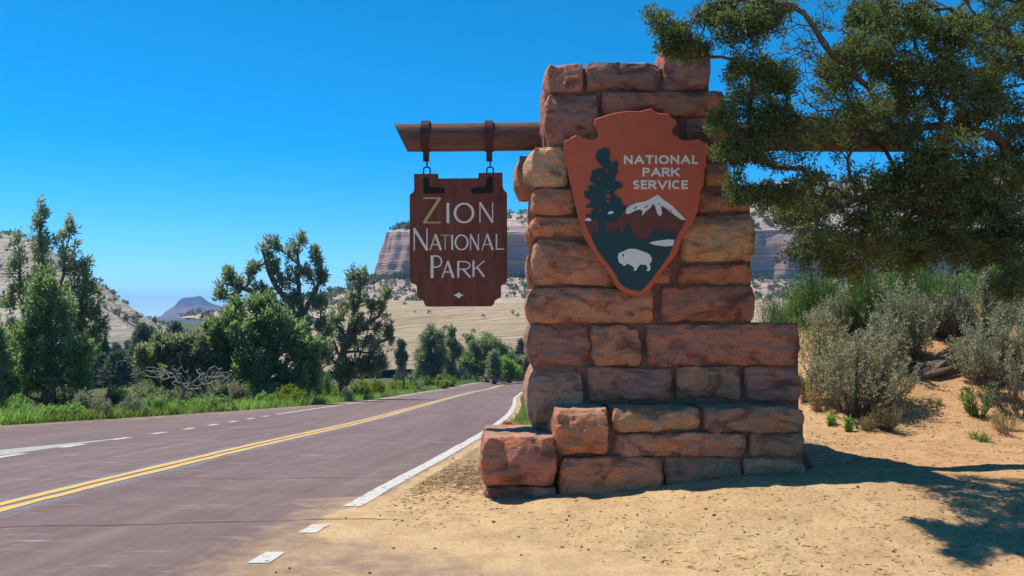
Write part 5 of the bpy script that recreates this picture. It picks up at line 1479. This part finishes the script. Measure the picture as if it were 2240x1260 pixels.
for (px, Y, v, sc) in spots:
    v = int(v)
    p = foot(px, Y)
    z = p[2]
    if 150 < Y: z = max(z, float(slick_z(np.array([[p[0]]]), np.array([[Y]]))[0, 0]) if p[0] > -128 else z)
    if v not in first:
        root = empty('pine_tree', (p[0], Y, z), 'x', 'tree', 'pines in the valley beyond the road')
        put('crown', protos[v][0], PINE_F, root); put('trunk', protos[v][1], BARK, root)
        first[v] = root
    else:
        root = copy_tree(first[v])
    root.location = (p[0], Y, z - .1)
    root.scale = (sc, sc, sc)
    root.rotation_euler = (0, 0, r.uniform(0, 6.28))
    look = ('tall', 'bushy', 'slim', 'low spreading')[v]
    near = 'near' if Y < 170 else 'farther'
    if px < 215: root['label'] = look + ' dark green pine behind the spired juniper'; root['group'] = look + ' pines behind the spired juniper'
    elif px > 700: root['label'] = look + ' small dark pine at the foot of the pale slickrock slope'; root['group'] = look + ' pines at the foot of the slickrock'
    else: root['label'] = look + ' hazy pine on the ' + near + ' floor of the wooded valley below the butte'; root['group'] = look + ' pines on the ' + near + ' valley floor'

def scrub(name, P, s, mat, label, seed):
    r = np.random.default_rng(seed); n = len(P)
    V, F = blades(P, np.tile([0, 0, 1.0], (n, 1)), 26, .75, .7, .5, .8, seed)
    sc = np.repeat(s, 26 * 4)[:, None]
    C = np.repeat(P, 26 * 4, 0)
    V = C + (V - C) * sc + np.array([0, 0, .5]) * sc
    return tag(put(name, mesh_np(name, V, F), mat), label, 'scrub', kind='stuff')
# on the cliff: upper slope and talus
def cliff_pts(rows, n, seed):
    r = np.random.default_rng(seed)
    a_ = r.uniform(rows[0], rows[1] - .001, n); i = a_.astype(int); f = (a_ - i)[:, None]
    b_ = r.uniform(0, 418.99, n); j = b_.astype(int); g_ = (b_ - j)[:, None]
    P = (CV[i, j] * (1 - f) + CV[i + 1, j] * f) * (1 - g_) + (CV[i, j + 1] * (1 - f) + CV[i + 1, j + 1] * f) * g_
    return P[vn(P * .035, seed) + r.random(n) * 1.5 > .45]
nrow = len(prof)
P = np.concatenate([cliff_pts((nrow - 8, nrow - 3), 4200, 71), cliff_pts((0, 5), 3600, 72)])
scrub('hillside_scrub', P, r.uniform(.9, 2.3, len(P)), PINE_F, 'dark scrub and pines dotting the ledges above and below the cliff', 73)
X = r.uniform(-60, 330, 420); Y = r.uniform(170, 320, 420)
k = vn(p2(X * .05, Y * .05), 77) + r.random(420) > .55
X, Y = X[k], Y[k]
scrub('slickrock_scrub', np.stack([X, Y, slick_z(X[None], Y[None])[0]], 1), r.uniform(.4, .95, len(X)), PINE_F, 'scattered small bushes on the pale slickrock slope', 78)
X = r.uniform(-420, -110, 1500); Y = r.uniform(220, 420, 1500)
Z = left_z(X[None], Y[None])[0]
k = (vn(p2(X * .03, Y * .03), 79) + r.random(1500) * 1.1 + Z * .012 > .85)
scrub('hillside_scrub', np.stack([X, Y, Z], 1)[k], r.uniform(.8, 2.0, int(k.sum())), PINE_F, 'dark scrub on the grey slickrock hill behind the spired juniper', 80)

# ------------------------------------------------------------------ air
g = G('haze_air')
vol = g.n('VolumePrincipled', {'Color': (0.24, 0.50, 0.95), 'Density': 0.00026, 'Anisotropy': 0.1})
g.nt.links.new(vol, g.out.inputs['Volume'])
hz = put('haze', box_mesh('haze', (-3450, -60, -24), (3450, 5260, 135)), g.m)
tag(hz, kind='stuff')
